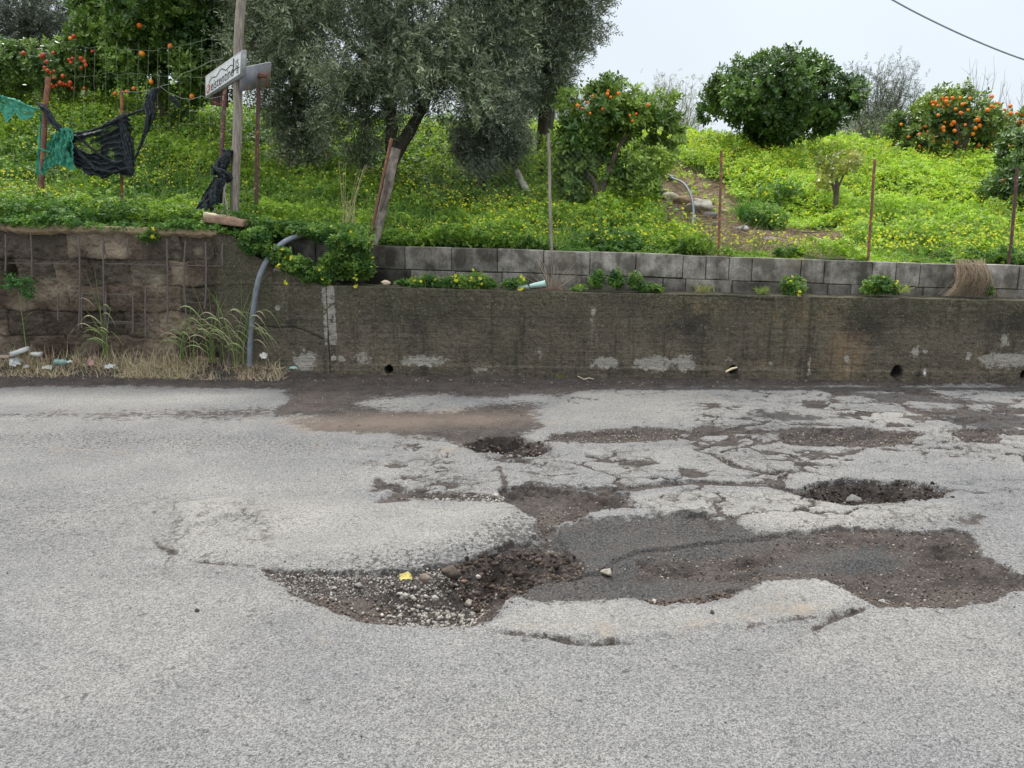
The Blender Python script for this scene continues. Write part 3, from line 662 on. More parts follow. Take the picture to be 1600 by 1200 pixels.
# rough left wall with exposed rebar
rng_b = np.random.default_rng(5)
rowz = [-.2, .10, .36, .62, .88, 1.13, 1.6]; bd = rng_b.random((8, 80)); bw = rng_b.random((8, 80))
def blockid(X, Z):
    wx = X + fbm(X, Z, 4, 3, 120) * .05; wz = Z + fbm(X, Z, 5, 3, 121) * .035
    r = np.clip(np.searchsorted(rowz, wz.ravel()) - 1, 0, 7).reshape(wz.shape)
    c = (wx + 12 + (r % 2) * .17) / .40 + bw[r, 0]; ci = np.floor(c).astype(int) % 80
    fx = np.abs((c % 1) - .5) * .40; rz = np.array(rowz + [2]); lo, hi = rz[r], rz[r + 1]
    ez = np.minimum(wz - lo, hi - wz); ex = .20 - fx; return r, ci, np.minimum(ez, ex)
HW = W(8, 430)
def rough_disp(X, Z):
    r, c, e_ = blockid(X, Z); dep = (bd[r, c] - .5) * .046
    broken = sstep(-.05, .25, fbm(X, Z, 2.2, 4, 130))
    d = dep * broken + (-.018) * sstep(.014, .0, e_) * (.15 + .85 * broken) + fbm(X, Z, 7, 5, 131, g=.68) * .040 + np.abs(fbm(X, Z, 20, 4, 132, g=.7)) * -.030
    d += sstep(.15, .5, fbm(X, Z, 1.7, 2, 133)) * .03
    d -= .16 * np.exp(-(((X - HW[0]) / .06) ** 2 + ((Z - HW[2]) / .10) ** 2))
    return d
def rough_attr(X, Z):
    r, c, e_ = blockid(X, Z); n = fbm(X, Z, 3, 4, 140)
    return dict(pale=np.clip((.4 + n * .5) * (bw[r, c] > .45) + blobs([(52, 430, 95, 460, .9), (230, 420, 258, 455, .8), (165, 385, 195, 405, .8), (268, 385, 285, 440, .6), (300, 385, 320, 400, .8)], X, Z, .05) * .8, 0, 1),
                dark=np.clip(sstep(.012, .0, e_) * .8 + sstep(.1, .5, fbm(X, Z, 2.7, 3, 141)) * .35, 0, 1.1))
def rough_col(X, Z):
    r, c, e_ = blockid(X, Z); k = .75 + .5 * bd[r, c]; cc = np.ones((len(X), 3)); cc *= k[:, None]; cc[:, 0] *= 1 + .12 * (bw[r, c] - .5); return cc
tU = topline([(-1600, 326), (-900, 336), (0, 356), (200, 360), (345, 366)], .05)
rw = empty("rough_stone_wall", W(150, 560, .05), "rough brown block retaining wall with exposed reinforcing bars on the left", "retaining wall")
o = wallgrid(-9.5, xl - .01, tU, .012, .012, .30, rough_disp, M_rough, "wall_face", attrf=rough_attr, colf=rough_col, off=.05); local(o, rw); o.parent = rw
# coping slab with a broken lower edge
tC = topline([(-1600, 318), (-900, 334), (0, 350), (160, 353), (345, 359)])
xs = np.arange(-9.5, xl + .05, .012); zt = tC(xs); brk = .045 + np.abs(fbm(xs, xs * 0, 5, 4, 150)) * .05 + fbm(xs, xs * 0, 30, 2, 151) * .008
acc = Acc(); sec = []
for k, (yo, zo) in enumerate([(.36, -.09), (.36, 0), (.15, .003), (.0, 0), (-.008, -.012)]):
    sec.append(np.stack([xs, yw(xs) + yo + fbm(xs, xs * 0 + k, 9, 3, 152) * .006, zt + zo + fbm(xs, xs * 0 + k, 11, 3, 153) * .004], -1))
for f in (.4, .75, 1.0): sec.append(np.stack([xs, yw(xs) - .008 + fbm(xs, xs * 0 + f * 9, 14, 3, 154) * .007, zt - .012 - (brk - .012) * f], -1))
sec.append(np.stack([xs, yw(xs) + .12, zt - brk - .05], -1))
P = np.array(sec)[::-1]; ix = np.arange(P.shape[0] * P.shape[1]).reshape(P.shape[:2])
acc.addq(P.reshape(-1, 3), np.stack([ix[:-1, :-1], ix[:-1, 1:], ix[1:, 1:], ix[1:, :-1]], -1).reshape(-1, 4), (1.25, 1.15, 1.0))
o = acc.build("coping", M_rough, rw, smooth=True, attrs=dict(pale=np.full(P.shape[0] * P.shape[1], .72), dark=np.zeros(P.shape[0] * P.shape[1]))); local(o, rw)
RB = [((10, 366), (10, 424)), ((49, 366), (49, 468)), ((124, 372), (124, 514)), ((129, 458), (129, 512)), ((162, 372), (165, 524)), ((166, 455), (168, 520)), ((208, 460), (208, 520)), ((228, 448), (228, 525)),
      ((261, 374), (262, 506)), ((290, 376), (292, 495)), ((321, 378), (320, 482)), ((348, 380), (348, 415)), ((230, 372), (230, 384)), ((200, 372), (200, 402)), ((92, 458), (92, 500)),
      ((12, 411), (122, 413)), ((163, 412), (345, 416)), ((128, 459), (206, 461)), ((126, 504), (262, 506)), ((168, 502), (208, 503)), ((230, 467), (262, 470)), ((296, 472), (320, 473)), ((-60, 372), (-58, 500)), ((-130, 372), (-128, 520))]
for (a, b) in RB:
    p, q_ = W(*a, -.012), W(*b, -.012); acc = Acc(); n_ = 9
    pts = np.array([p + (q_ - p) * t for t in np.linspace(0, 1, n_)]); pts[:, 1] += fbm(np.arange(n_) * 1.0, np.full(n_, p[0]), .3, 2, 160) * .012; pts[:, 0] += fbm(np.arange(n_) * 1.0, np.full(n_, p[0]), .4, 2, 161) * .006
    vert = abs(a[0] - b[0]) < 12; pts[:, 1] -= .012; pts[:, 0] += .010 * np.sin(np.linspace(0, 3.1, n_)) * rng.normal()
    if not vert: pts[:, 1] += .014
    acc.tube(pts, .0085 if vert else .0042, 7); o = acc.build("rebar", M_rebar, rw); local(o, rw)

# concrete block wall on the ledge
bwl = empty("block_wall", W(1000, 430, .45), "low wall of grey concrete blocks standing on the ledge below the flowers", "block wall")
tB = topline([(395, 372), (470, 373), (600, 384), (800, 389), (1000, 396), (1200, 403), (1400, 410), (1600, 415), (2400, 440)], .36)
ang = -math.atan(WS)
def roty(a): c, s_ = math.cos(a), math.sin(a); return np.array([[c, -s_, 0], [s_, c, 0], [0, 0, 1]])
R0 = roty(ang); acc = Acc(); bh = .232
import bmesh
for row in range(3):
    x = XR + (.08 if row % 2 else -.17)
    while x < 9.5:
        wd = .462 + rng.normal() * .006 if rng.random() > .16 else .225
        if row == 0 and abs(x - 1.9) < .3: wd = .225
        cx = x + wd / 2; z = float(tB(cx)) - bh * (row + .5) + rng.normal() * .003; sl = (float(tB(cx + .2)) - float(tB(cx - .2))) / .4
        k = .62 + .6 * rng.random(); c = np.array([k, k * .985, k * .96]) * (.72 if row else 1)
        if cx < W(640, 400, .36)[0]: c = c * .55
        hx, hy, hz = wd / 2 - .0035, .10, bh / 2 - .0035; b_ = .006
        # bevelled block: 24 points
        sg = [(sx, sy, sz) for sx in (-1, 1) for sy in (-1, 1) for sz in (-1, 1)]
        bm = bmesh.new(); vs = [bm.verts.new((sx * hx, sy * hy, sz * hz)) for sx, sy, sz in sg]
        for f in ([0, 1, 3, 2], [4, 6, 7, 5], [0, 4, 5, 1], [2, 3, 7, 6], [0, 2, 6, 4], [1, 5, 7, 3]): bm.faces.new([vs[i] for i in f])
        bmesh.ops.bevel(bm, geom=bm.edges[:], offset=b_, segments=2, affect='EDGES', profile=.6)
        vv = np.array([v_.co[:] for v_ in bm.verts]); vv += (rng.random(vv.shape) - .5) * .003
        vv = vv @ np.array([[1, 0, sl], [0, 1, 0], [0, 0, 1]]); vv = vv @ (R0 @ roty((rng.random() - .5) * .012)).T
        vv += [cx, yw(cx) + .36 + .10 - rng.random() * .007, z]
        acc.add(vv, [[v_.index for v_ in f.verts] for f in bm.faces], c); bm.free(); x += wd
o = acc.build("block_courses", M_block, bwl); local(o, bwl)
acc = Acc(); xs = np.linspace(XR - .1, 9.5, 40)
P = np.array([np.stack([xs, yw(xs) + yo, tB(xs) + zo], -1) for yo, zo in ((.375, -.75), (.375, -.008), (.54, -.008), (.54, -.75))]); ix = np.arange(160).reshape(4, 40)
acc.addq(P.reshape(-1, 3), np.stack([ix[:-1, :-1], ix[:-1, 1:], ix[1:, 1:], ix[1:, :-1]], -1).reshape(-1, 4), (.28, .27, .25)); o = acc.build("mortar", M_block, bwl); local(o, bwl)


# ================================================================== PLANTS
def unit(v): return v / (np.linalg.norm(v, axis=-1, keepdims=True) + 1e-9)
def frames(d, nrm=None):
    """(N,3) directions -> (N,3,3) matrices whose columns are direction, side, normal"""
    d = unit(d)
    if nrm is None: nrm = rng.normal(size=d.shape)
    s_ = unit(np.cross(nrm, d)); n = np.cross(d, s_); return np.stack([d, s_, n], -1)
# templates: leaf along +x, face +z
TRE_V, TRE_F = [], []
for k in range(3):
    a = k * 2.094; c_, s_ = math.cos(a), math.sin(a)
    for x, y, z in ((0, 0, 0), (.62, -.50, -.10), (1.0, 0, -.22), (.62, .50, -.10)): TRE_V.append((c_ * x - s_ * y, s_ * x + c_ * y, z))
    TRE_F.append([4 * k, 4 * k + 1, 4 * k + 2, 4 * k + 3])
TRE_V = np.array(TRE_V); TRE_F = np.array(TRE_F)
FLO_V = []; FLO_F = []
for k in range(5):
    a = k * 2 * math.pi / 5; c_, s_ = math.cos(a), math.sin(a)
    for x, y, z in ((0, 0, 0), (.7, -.42, .5), (1.0, 0, .62), (.7, .42, .5)): FLO_V.append((c_ * x - s_ * y, s_ * x + c_ * y, z))
    FLO_F.append([4 * k, 4 * k + 1, 4 * k + 2, 4 * k + 3])
FLO_V = np.array(FLO_V); FLO_F = np.array(FLO_F)
BLA_V = np.array([(0, -.5, 0), (0, .5, 0), (.5, .42, .06), (.5, -.42, .06), (1, .02, -.12), (1, -.02, -.12)]); BLA_F = np.array([[0, 1, 2, 3], [3, 2, 4, 5]])
LF_V = np.array([(0, 0, 0), (.35, -.5, .12), (.75, -.38, .08), (1, 0, -.08), (.75, .38, .08), (.35, .5, .12), (.5, 0, 0)])
LF_F = np.array([[0, 1, 2, 6], [6, 2, 3, 4], [0, 6, 4, 5]])
def leaves(acc, P, size, C, up=1.0, tv=TRE_V, tf=TRE_F, shade=None):
    """small leaves around points P facing mostly up"""
    n = len(P); nrm = unit(rng.normal(size=(n, 3)) * .62 + [0, -.25 * up, up]); d = unit(np.cross(nrm, rng.normal(size=(n, 3))))
    M = frames(d, nrm) * np.asarray(size)[:, None, None]; acc.scatter(tv, tf, M, P, C, shade)
def flowers(acc, P, size=.015):
    n = len(P); nrm = unit(rng.normal(size=(n, 3)) * .5 + [0, -.5, .8]); d = unit(np.cross(nrm, rng.normal(size=(n, 3))))
    C = np.array([.70, .66, .04]) * (.75 + .4 * rng.random((n, 1))) ; M = frames(d, nrm) * (size * (.7 + .6 * rng.random(n)))[:, None, None]
    acc.scatter(FLO_V, FLO_F, M, P, C)
def stems(acc, A, B, w=.0022, C=(.13, .20, .05)):
    d = B - A; L_ = np.linalg.norm(d, axis=1)
    M = frames(d); M = M * np.stack([L_, np.full(len(A), w), L_ * .15], -1)[:, None, :]
    acc.scatter(BLA_V, BLA_F, M, A, np.broadcast_to(np.asarray(C), (len(A), 3)) * (.7 + .6 * rng.random((len(A), 1))))

# ---- clover and wood-sorrel carpet on the hillside (uncountable)
def cover(acc, n, o0, o1, xa, xb, size, hmax):
    off = o0 + (o1 - o0) * rng.random(n); x = xa + (xb - xa) * rng.random(n); y = yw(x) + off
    keep = np.abs(x / y) < .78
    left = x < XR + .2
    keep &= left | (off > .50)
    bsd = sdpoly(BP, x, y) + fbm(x, y, 2.5, 3, 91) * .25
    keep &= (bsd < .02 + .22 * fbm(x, y, 3.2, 3, 92)) | (rng.random(n) < .06)
    x, y, off, left, bsd = x[keep], y[keep], off[keep], left[keep], bsd[keep]
    z0 = np.where(off < .3, tz(x, yw(x) + .32), tz(x, y))
    m = fbm(x, y, 1.6, 3, 200); m2 = fbm(x, y, 5, 3, 201)
    h = (.12 + (.20 + .12 * sstep(0, 2, x)) * m + .12 * m2); h = np.where(left, h + .08 * sstep(1.6, .1, off), h); h = np.clip(h, .03, hmax + .12 * sstep(0, 2, x)) * sstep(-.30, .10, -bsd)
    h = h + .14 * sstep(10.0, 12.0, y)
    fl = rng.random(len(x)); zz = z0 + h * (1 - .75 * fl ** 1.7)
    # hummocks hang a little over the wall top
    tone = np.clip(.55 + .6 * fbm(x, y, .9, 4, 210) + .25 * fbm(x, y, 6, 2, 211) + .30 * sstep(9.2, 11.0, y) * sstep(-.8, 2.0, x) + .12 * sstep(.5, 2.5, x) + .30 * np.exp(-((x + .3) ** 2 + (y - 12.5) ** 2) / 1.5) - .14 * sstep(.8, -.5, x) * sstep(8.5, 9.3, y) - .30 * sstep(1.3, .1, off), 0, 1)  # shade under the olives and a backlit patch put into leaf colour
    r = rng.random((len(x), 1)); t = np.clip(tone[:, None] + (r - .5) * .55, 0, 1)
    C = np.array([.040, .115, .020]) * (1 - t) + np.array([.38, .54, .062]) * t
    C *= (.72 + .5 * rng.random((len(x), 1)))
    leaves(acc, np.stack([x, y, zz], -1), size * (.7 + .6 * rng.random(len(x))), C)
    return x, y, z0 + h, off
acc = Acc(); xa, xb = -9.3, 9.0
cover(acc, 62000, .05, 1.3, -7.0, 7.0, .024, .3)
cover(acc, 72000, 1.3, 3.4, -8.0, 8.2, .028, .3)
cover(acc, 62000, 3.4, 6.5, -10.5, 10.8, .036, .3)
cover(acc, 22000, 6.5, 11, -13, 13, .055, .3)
n = 9000; x = -7 + (XR + 7.1) * rng.random(n); e_ = rng.random(n); hm = .5 + .9 * fbm(x, x * 0, 2.2, 4, 260) + .35 * fbm(x, e_ * 2, 6, 2, 261)
off = -.07 * np.clip(hm, 0, 1) + .42 * e_; z = np.interp(x, *[np.array([W(u, v)[k] for u, v in LW]) for k in (0, 2)]) + (-.05 + .24 * np.clip(hm, .05, 1.2) * rng.random(n) ** .7) * (.45 + e_)
t = np.clip(.4 + .5 * rng.random((n, 1)) + .5 * fbm(x, z, 8, 2, 262)[:, None] - .2, 0, 1); leaves(acc, np.stack([x, yw(x) + off, z], -1), .026 * (.6 + .9 * rng.random(n)), np.array([.045, .12, .03]) * (1 - t) + np.array([.20, .34, .07]) * t, .8)
# blades and flowers
def blades(acc, n, o0, o1, L0, C0, C1, wd=.006, lean=.5):
    off = o0 + (o1 - o0) * rng.random(n); x = -10.5 + 21 * rng.random(n); y = yw(x) + off; k = (np.abs(x / y) < .76) & ((x < XR) | (off > .52)) & (sdpoly(BP, x, y) < .1) & (fbm(x, y, 1.7, 2, 230) > -.15)
    x, y = x[k], y[k]; P = np.stack([x, y, tz(x, y) + .03], -1); d = unit(rng.normal(size=(len(x), 3)) * [lean, lean, .2] + [0, -.1, 1]); L_ = L0 * (.5 + rng.random(len(x)))
    t = rng.random((len(x), 1)); C = np.array(C0) * (1 - t) + np.array(C1) * t
    M = frames(d) * np.stack([L_, np.full(len(x), wd), L_], -1)[:, None, :]; acc.scatter(BLA_V, BLA_F, M, P, C)
blades(acc, 16000, .5, 4, .22, (.06, .14, .03), (.20, .33, .07)); blades(acc, 9000, 4, 8, .3, (.10, .2, .03), (.26, .36, .08), .010)
for (o0, o1, n_, L0) in ((.6, 3.5, 900, .32), (3.5, 8, 2400, .40)):
    off = o0 + (o1 - o0) * rng.random(n_); x = -9 + 18.5 * rng.random(n_); y = yw(x) + off; k = (np.abs(x / y) < .74) & ((x < XR) | (off > .6)) & (sdpoly(BP, x, y) < 0) & (fbm(x, y, .8, 2, 232) > -.05); x, y = x[k], y[k]; P = np.stack([x, y, tz(x, y) + .02], -1); E = P + np.stack([rng.normal(size=len(x)) * .08, rng.normal(size=len(x)) * .05, L0 * (.7 + .6 * rng.random(len(x)))], -1)
    stems(acc, P, E, .006, (.16, .25, .06))
    for q_ in range(7): tt = .35 + .65 * rng.random((len(x), 1)); leaves(acc, P + (E - P) * tt + rng.normal(size=P.shape) * .03, .022 * (.6 + .8 * rng.random(len(x))), np.array([.20, .34, .06]) * (.5 + .9 * rng.random((len(x), 1))))
    flowers(acc, E, .015)
blades(acc, 2600, .5, 5, .34, (.32, .25, .13), (.5, .42, .25), .004, .8)
n = 60000; off = .15 + 7.5 * rng.random(n) ** 1.15; x = -10 + 20.5 * rng.random(n); y = yw(x) + off
dens = .18 + .50 * sstep(-1.0, 2.5, x) + .9 * fbm(x, y, 1.1, 3, 220) + .5 * fbm(x, y, 6, 2, 221) - .25 * ((x < -2) & (off > 2.2)) + .3 * ((x > 3) & (off < 2))
k = (rng.random(n) < np.clip(dens * .95 - .10, .006, .65)) & (np.abs(x / y) < .76) & ((x < XR) | (off > .55)) & (sdpoly(BP, x, y) < .12); x, y, off = x[k], y[k], off[k]
z = tz(x, y) + .12 + .12 * rng.random(len(x)) + .14 * sstep(10.0, 12.0, y)
flowers(acc, np.stack([x, y, z], -1), .0115)
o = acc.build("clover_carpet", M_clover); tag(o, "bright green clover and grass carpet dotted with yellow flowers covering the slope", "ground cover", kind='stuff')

# ---- single plants
def clump(name, pts, n, size, label, cat='plant', group=None, nfl=0, tone=(.045, .115, .028), tone2=(.19, .31, .055), mat=None, stem=True, base=None, hang=0):
    """pts: list of (centre xyz, rx, ry, rz): leaves through soft ellipsoids"""
    acc = Acc(); A = []; S_ = []
    vol = np.array([p[1] * p[3] for p in pts]); vol = vol / vol.sum()
    for (c, rx, ry, rz), v_ in zip(pts, vol):
        m = int(n * v_) + 4; d = unit(rng.normal(size=(m, 3))); r = rng.random(m) ** .42
        p = np.asarray(c) + d * r[:, None] * [rx, ry, rz]; p += fbm(p[:, 0], p[:, 1], 9, 2, 250, z=p[:, 2])[:, None] * .03; A.append(p); S_.append(np.repeat([[c[0], c[1], c[2] - rz]], m, 0))
    A = np.concatenate(A); S_ = np.concatenate(S_); t = np.clip(.45 + .8 * fbm(A[:, 0], A[:, 2], 11, 2, 251)[:, None] + (rng.random((len(A), 1)) - .5) * .6, 0, 1)
    leaves(acc, A, size * (.6 + .7 * rng.random(len(A))), np.array(tone) * (1 - t) + np.array(tone2) * t, .8)
    if stem:
        k = rng.random(len(A)) < .25; stems(acc, S_[k] + (A[k] - S_[k]) * .2, A[k])
    if nfl:
        k = rng.choice(len(A), nfl); flowers(acc, A[k] + unit(rng.normal(size=(nfl, 3))) * .02 + [0, -.03, .02], .017)
    if hang:
        for _ in range(hang):
            c = pts[rng.integers(len(pts))]; a0 = np.array(c[0]) + [(rng.random() - .5) * c[1], -c[2] * .8, 0]; L_ = .08 + .14 * rng.random()
            P_ = np.array([a0 + [0, -.05 * t_, -L_ * t_ * t_] for t_ in np.linspace(0, 1, 5)]); acc.tube(P_, .0016, 4, (.2, .3, .08)); flowers(acc, P_[-1:] + np.zeros((1, 3)), .02); flowers(acc, P_[-1:] + rng.normal(size=(2, 3)) * .015, .018)
    o = acc.build(name, mat or M_clover, origin=pts[0][0]); return tag(o, label, cat, group)
def pl(u, v, ru, rv, off, ry=.1):
    p = W(u, v, off); k = p[1] / F; return (p, ru * k, ry, rv * k)
clump("clover_bush", [pl(545, 405, 40, 34, .16, .16), pl(515, 420, 26, 22, .12, .1), pl(565, 420, 22, 20, .12, .1), pl(548, 378, 38, 18, .12, .12)], 2300, .024, "big rounded clover bush spilling over the wall beside the leaning concrete post", nfl=26, hang=3, group="clumps along the wall tops")
clump("clover_bush", [pl(400, 376, 26, 22, .02, .14), pl(432, 397, 24, 14, .02, .10), pl(462, 414, 26, 15, .02, .09), pl(488, 430, 22, 13, .02, .09), pl(506, 436, 14, 9, .02, .06)], 2600, .023, "long clover growth creeping down the sloping wall end beside the grey hose", nfl=16, hang=2, group="clumps along the wall tops")
clump("clover_bush", [pl(440, 358, 50, 16, .36, .2), pl(515, 362, 70, 14, .36, .2)], 1900, .024, "dark green clover mass above the bend of the grey hose", nfl=16, group="clumps along the wall tops")
for (u, v, ru, rv, n, lab, nf) in ((640, 441, 24, 8, 260, "low leafy weed on the ledge right of the small pale stone", 3), (672, 438, 22, 10, 420, "clover clump on the ledge, second to the right of the pale stone", 4), (703, 440, 20, 9, 380, "flat clover clump in the middle of the left ledge planting", 4),
        (742, 440, 34, 13, 900, "widest clover clump on the ledge with yellow flowers trailing down", 10), (803, 440, 18, 10, 380, "small clover clump on the ledge left of the pale green cup", 4), (905, 450, 12, 5, 120, "tiny weed on the ledge right of the dry twig bush", 1),
        (932, 437, 12, 16, 380, "upright leafy weed on the ledge, first of the three tall ones", 0), (962, 436, 12, 17, 420, "upright leafy weed on the ledge, middle one of the three tall ones", 0), (993, 436, 12, 15, 360, "upright leafy weed on the ledge, last of the three tall ones", 0), (1018, 449, 20, 8, 300, "low round clover clump at the foot of the three tall weeds", 3),
        (1238, 446, 20, 17, 620, "bushy clover plant on the ledge with a flowering strand hanging down the wall", 5), (1376, 445, 30, 16, 1000, "broad dark clover bush on the ledge left of the dead straw clump", 6), (1543, 452, 9, 12, 160, "small leafy weed right of the dead straw clump", 0), (1230, 394, 22, 9, 500, "round green tuft on top of the block wall beside the bare soil", 0)):
    up = 394 == v
    clump("ledge_plant", [pl(u, v, ru, rv, .17 if not up else .6, .07), pl(u - ru * .4, v + rv * .35, ru * .7, rv * .6, .15 if not up else .6, .06), pl(u + ru * .45, v + rv * .3, ru * .7, rv * .6, .14 if not up else .6, .06)], n, .019, lab, nfl=nf, hang=2 if nf > 3 else 0, group="plants growing on the ledge", tone=(.035, .10, .03) if nf < 1 or v == 445 else (.05, .12, .035))
def grass_tuft(name, p, n, L0, spread, C0, C1, label, wd=.006, group=None, mat=None, cat='grass', droop=.4):
    acc = Acc(); P = np.asarray(p) + rng.normal(size=(n, 3)) * [spread * .12, spread * .1, .0]; d = unit(rng.normal(size=(n, 3)) * [.42, .3, .1] + [0, -.15, 1]); L_ = L0 * (.45 + .65 * rng.random(n)); t = rng.random((n, 1))
    C = np.array(C0) * (1 - t) + np.array(C1) * t
    for i in range(n):
        m = 6; ts = np.linspace(0, 1, m); side = np.array([d[i, 0], d[i, 1], 0]) + rng.normal(size=3) * [.25, .2, 0]
        c = P[i] + np.outer(ts, d[i]) * L_[i] + np.outer(ts ** 2.4, np.array([side[0], side[1] - .1, -.55])) * L_[i] * droop
        w_ = wd * (1 - ts ** 2) * .5 + .0006; s_ = unit(np.cross(d[i], rng.normal(size=3) * [.3, 1, .3]))
        v = np.concatenate([c - w_[:, None] * s_, c + w_[:, None] * s_]); acc.addq(v, [[j, j + 1, m + j + 1, m + j] for j in range(m - 1)], C[i])
    o = acc.build(name, mat or M_clover, origin=p); return tag(o, label, cat, group)
grass_tuft("grass_tuft", W(1100, 456, .15), 60, .12, .35, (.12, .2, .05), (.4, .34, .17), "thin grass tuft on the ledge below the first rusty post on the right", .004, "plants growing on the ledge")
grass_tuft("grass_tuft", W(1190, 459, .15), 90, .10, .2, (.12, .2, .05), (.3, .32, .12), "sparse grass on the ledge left of the bushy clover plant", .004, "plants growing on the ledge")
grass_tuft("grass_tuft", W(1410, 457, .12), 50, .12, .3, (.15, .26, .05), (.42, .40, .17), "yellowing grass tuft right of the broad dark clover bush", .004, "plants growing on the ledge")
h = hill_hit(1165, 345); grass_tuft("grass_tuft", h, 160, .42, .4, (.06, .16, .04), (.18, .32, .08), "tall blue green grass tuft at the edge of the bare soil on the slope", .010, None)
h = hill_hit(1420, 350); grass_tuft("grass_tuft", h, 140, .40, .6, (.08, .19, .06), (.22, .36, .12), "tall grass tuft standing among flowers right of the rusty post on the slope", .010, None)

# ---- reeds, weeds and dry grass at the foot of the left wall
BK = lambda u, v, o_=-.12: W(u, v, o_)
for (u, v, hgt, nn, lab) in ((168, 556, 150, 5, "tall green reed standing alone before the rough wall"), (290, 560, 85, 7, "short green reed clump in the middle of the dry grass"), (335, 562, 150, 8, "tall reed clump with long drooping leaves left of the grey hose"), (372, 565, 165, 8, "tallest reed clump touching the foot of the grey hose")):
    b = BK(u, v); k = b[1] / F; acc = Acc(); r = empty("reed", b, lab, "reed", "green reeds by the rough wall")
    for i in range(nn):
        x0 = b + [rng.normal() * .05, rng.normal() * .03, -.02]; Lh = hgt * k * (.45 + .6 * rng.random()); lean = rng.normal() * .22
        st_ = np.array([x0 + [lean * t * t * Lh, -.02 * t, Lh * t] for t in np.linspace(0, 1, 6)]); a2 = Acc()
        acc.tube(st_, [.004, .0038, .0034, .003, .0025, .0015], 5, np.array([.22, .30, .10]) * (.7 + .6 * rng.random()))
        for j in range(3):
            t = .2 + .75 * (j + rng.random() * .6) / 5; a0 = st_[0] + (st_[-1] - st_[0]) * t; sg = 1 if rng.random() > .5 else -1; LL = (.22 + .34 * rng.random()) ; m = 9; ts = np.linspace(0, 1, m)
            up_ = .6 + .5 * rng.random(); cl = a0 + np.stack([sg * ts * LL * .55, -ts * .05 + rng.normal() * .02 * ts, LL * (ts * up_ - ts ** 2.3 * (up_ + .25 * rng.random()))], -1)
            wv = .006 * np.sin(np.pi * np.clip(ts * .9 + .1, 0, 1)) + .0006; sd = unit(np.array([.15, 1, .5 + .3 * rng.normal()]))
            acc.addq(np.concatenate([cl - wv[:, None] * sd, cl + wv[:, None] * sd]), [[q_, q_ + 1, m + q_ + 1, m + q_] for q_ in range(m - 1)], np.array([.26, .34, .14]) * (.6 + .8 * rng.random()) if rng.random() > .45 else np.array([.5, .44, .30]) * (.6 + .6 * rng.random()))
    o = acc.build("leaves", M_clover, r); local(o, r)
wd = empty("leafy_weed", BK(40, 545), "thin stemmed weed with a leafy crown growing by the rough wall at the far left", "weed")
acc = Acc(); P_ = np.array([BK(u, v, -.1) for u, v in ((41, 545), (36, 505), (31, 470), (27, 440))]); acc.tube(P_, [.005, .004, .0035, .003], 6, (.24, .32, .12)); acc.tube([BK(35, 500, -.1), BK(50, 488, -.12)], .002, 4, (.3, .32, .15)); o = acc.build("stem", M_clover, wd); local(o, wd)
acc = Acc(); p = np.concatenate([rng.normal(size=(160, 3)) * [.085, .04, .04] + BK(26, 440, -.12), rng.normal(size=(70, 3)) * [.03, .03, .04] + BK(45, 456, -.12)]); leaves(acc, p, .022 * (.7 + .6 * rng.random(len(p))), np.array([.07, .17, .045]) * (.6 + 1.0 * rng.random((len(p), 1))), .8); o = acc.build("leaves", M_clover, wd); local(o, wd)
vine = clump("wall_weed", [pl(230, 370, 20, 9, -.04, .03)], 170, .017, "small trailing weed hanging over the coping of the rough wall", nfl=4)
acc = Acc(); n = 5600; u = rng.random(n) * 470 - 20; x = np.array([W(a, 565)[0] for a in u]); off = -.04 - .30 * rng.random(n) ** 1.3; y = yw(x) + off; z = np.array([roadz(a, b) for a, b in zip(x, y)])
dn = .12 + .95 * sstep(-.15, .25, fbm(x, y, 3, 3, 300)); k = (rng.random(n) < dn * np.where(u > 400, .5, 1)); x, y, z = x[k], y[k], z[k]; n = len(x)
d = unit(rng.normal(size=(n, 3)) * [.45, .3, .15] + [0, 0, .9]); flat = rng.random(n) < .38; d[flat, 2] = .12 + .1 * rng.random(flat.sum()); d = unit(d); L_ = (.07 + .22 * rng.random(n) ** 1.6) * np.where(y - yw(x) < -.22, .6, 1) * np.where(x < xl, 1, .7)
t = rng.random((n, 1)); C = np.array([.30, .22, .15]) * (1 - t) + np.array([.78, .64, .47]) * t; gk = rng.random(n) < .13; C[gk] = [.22, .30, .10]
M = frames(d) * np.stack([L_, np.full(n, .0042), L_], -1)[:, None, :]; acc.scatter(BLA_V, BLA_F, M, np.stack([x, y, z - .005], -1), C)
o = acc.build("dry_grass", M_straw); tag(o, "dry straw coloured grass along the foot of the left wall", "dry grass", kind='stuff')
def pile(name, p, n, r, rz, L0, label, C0=(.38, .29, .17), C1=(.7, .58, .38), wd=.005):
    acc = Acc(); P = np.asarray(p) + rng.normal(size=(n, 3)) * [r * .5, r * .3, rz * .35]; P[:, 2] = np.maximum(P[:, 2], p[2] - .02); d = unit(rng.normal(size=(n, 3)) * [1, .6, .3]); t = rng.random((n, 1))
    M = frames(d) * np.stack([L0 * (.4 + rng.random(n)), np.full(n, wd), np.full(n, L0)], -1)[:, None, :]
    acc.scatter(BLA_V, BLA_F, M, P - d * L0 * .4, np.array(C0) * (1 - t) + np.array(C1) * t); o = acc.build(name, M_straw, origin=p); return tag(o, label, "straw")
pile("straw_pile", GR(322, 570, .05) + [0, .12, 0], 420, .14, .07, .11, "heap of pale straw lying on dark soil left of the hose foot")
pile("straw_pile", GR(420, 578, .02) + [0, .05, 0], 160, .16, .04, .09, "scattered straw right of the hose foot", (.25, .2, .12), (.6, .5, .33))
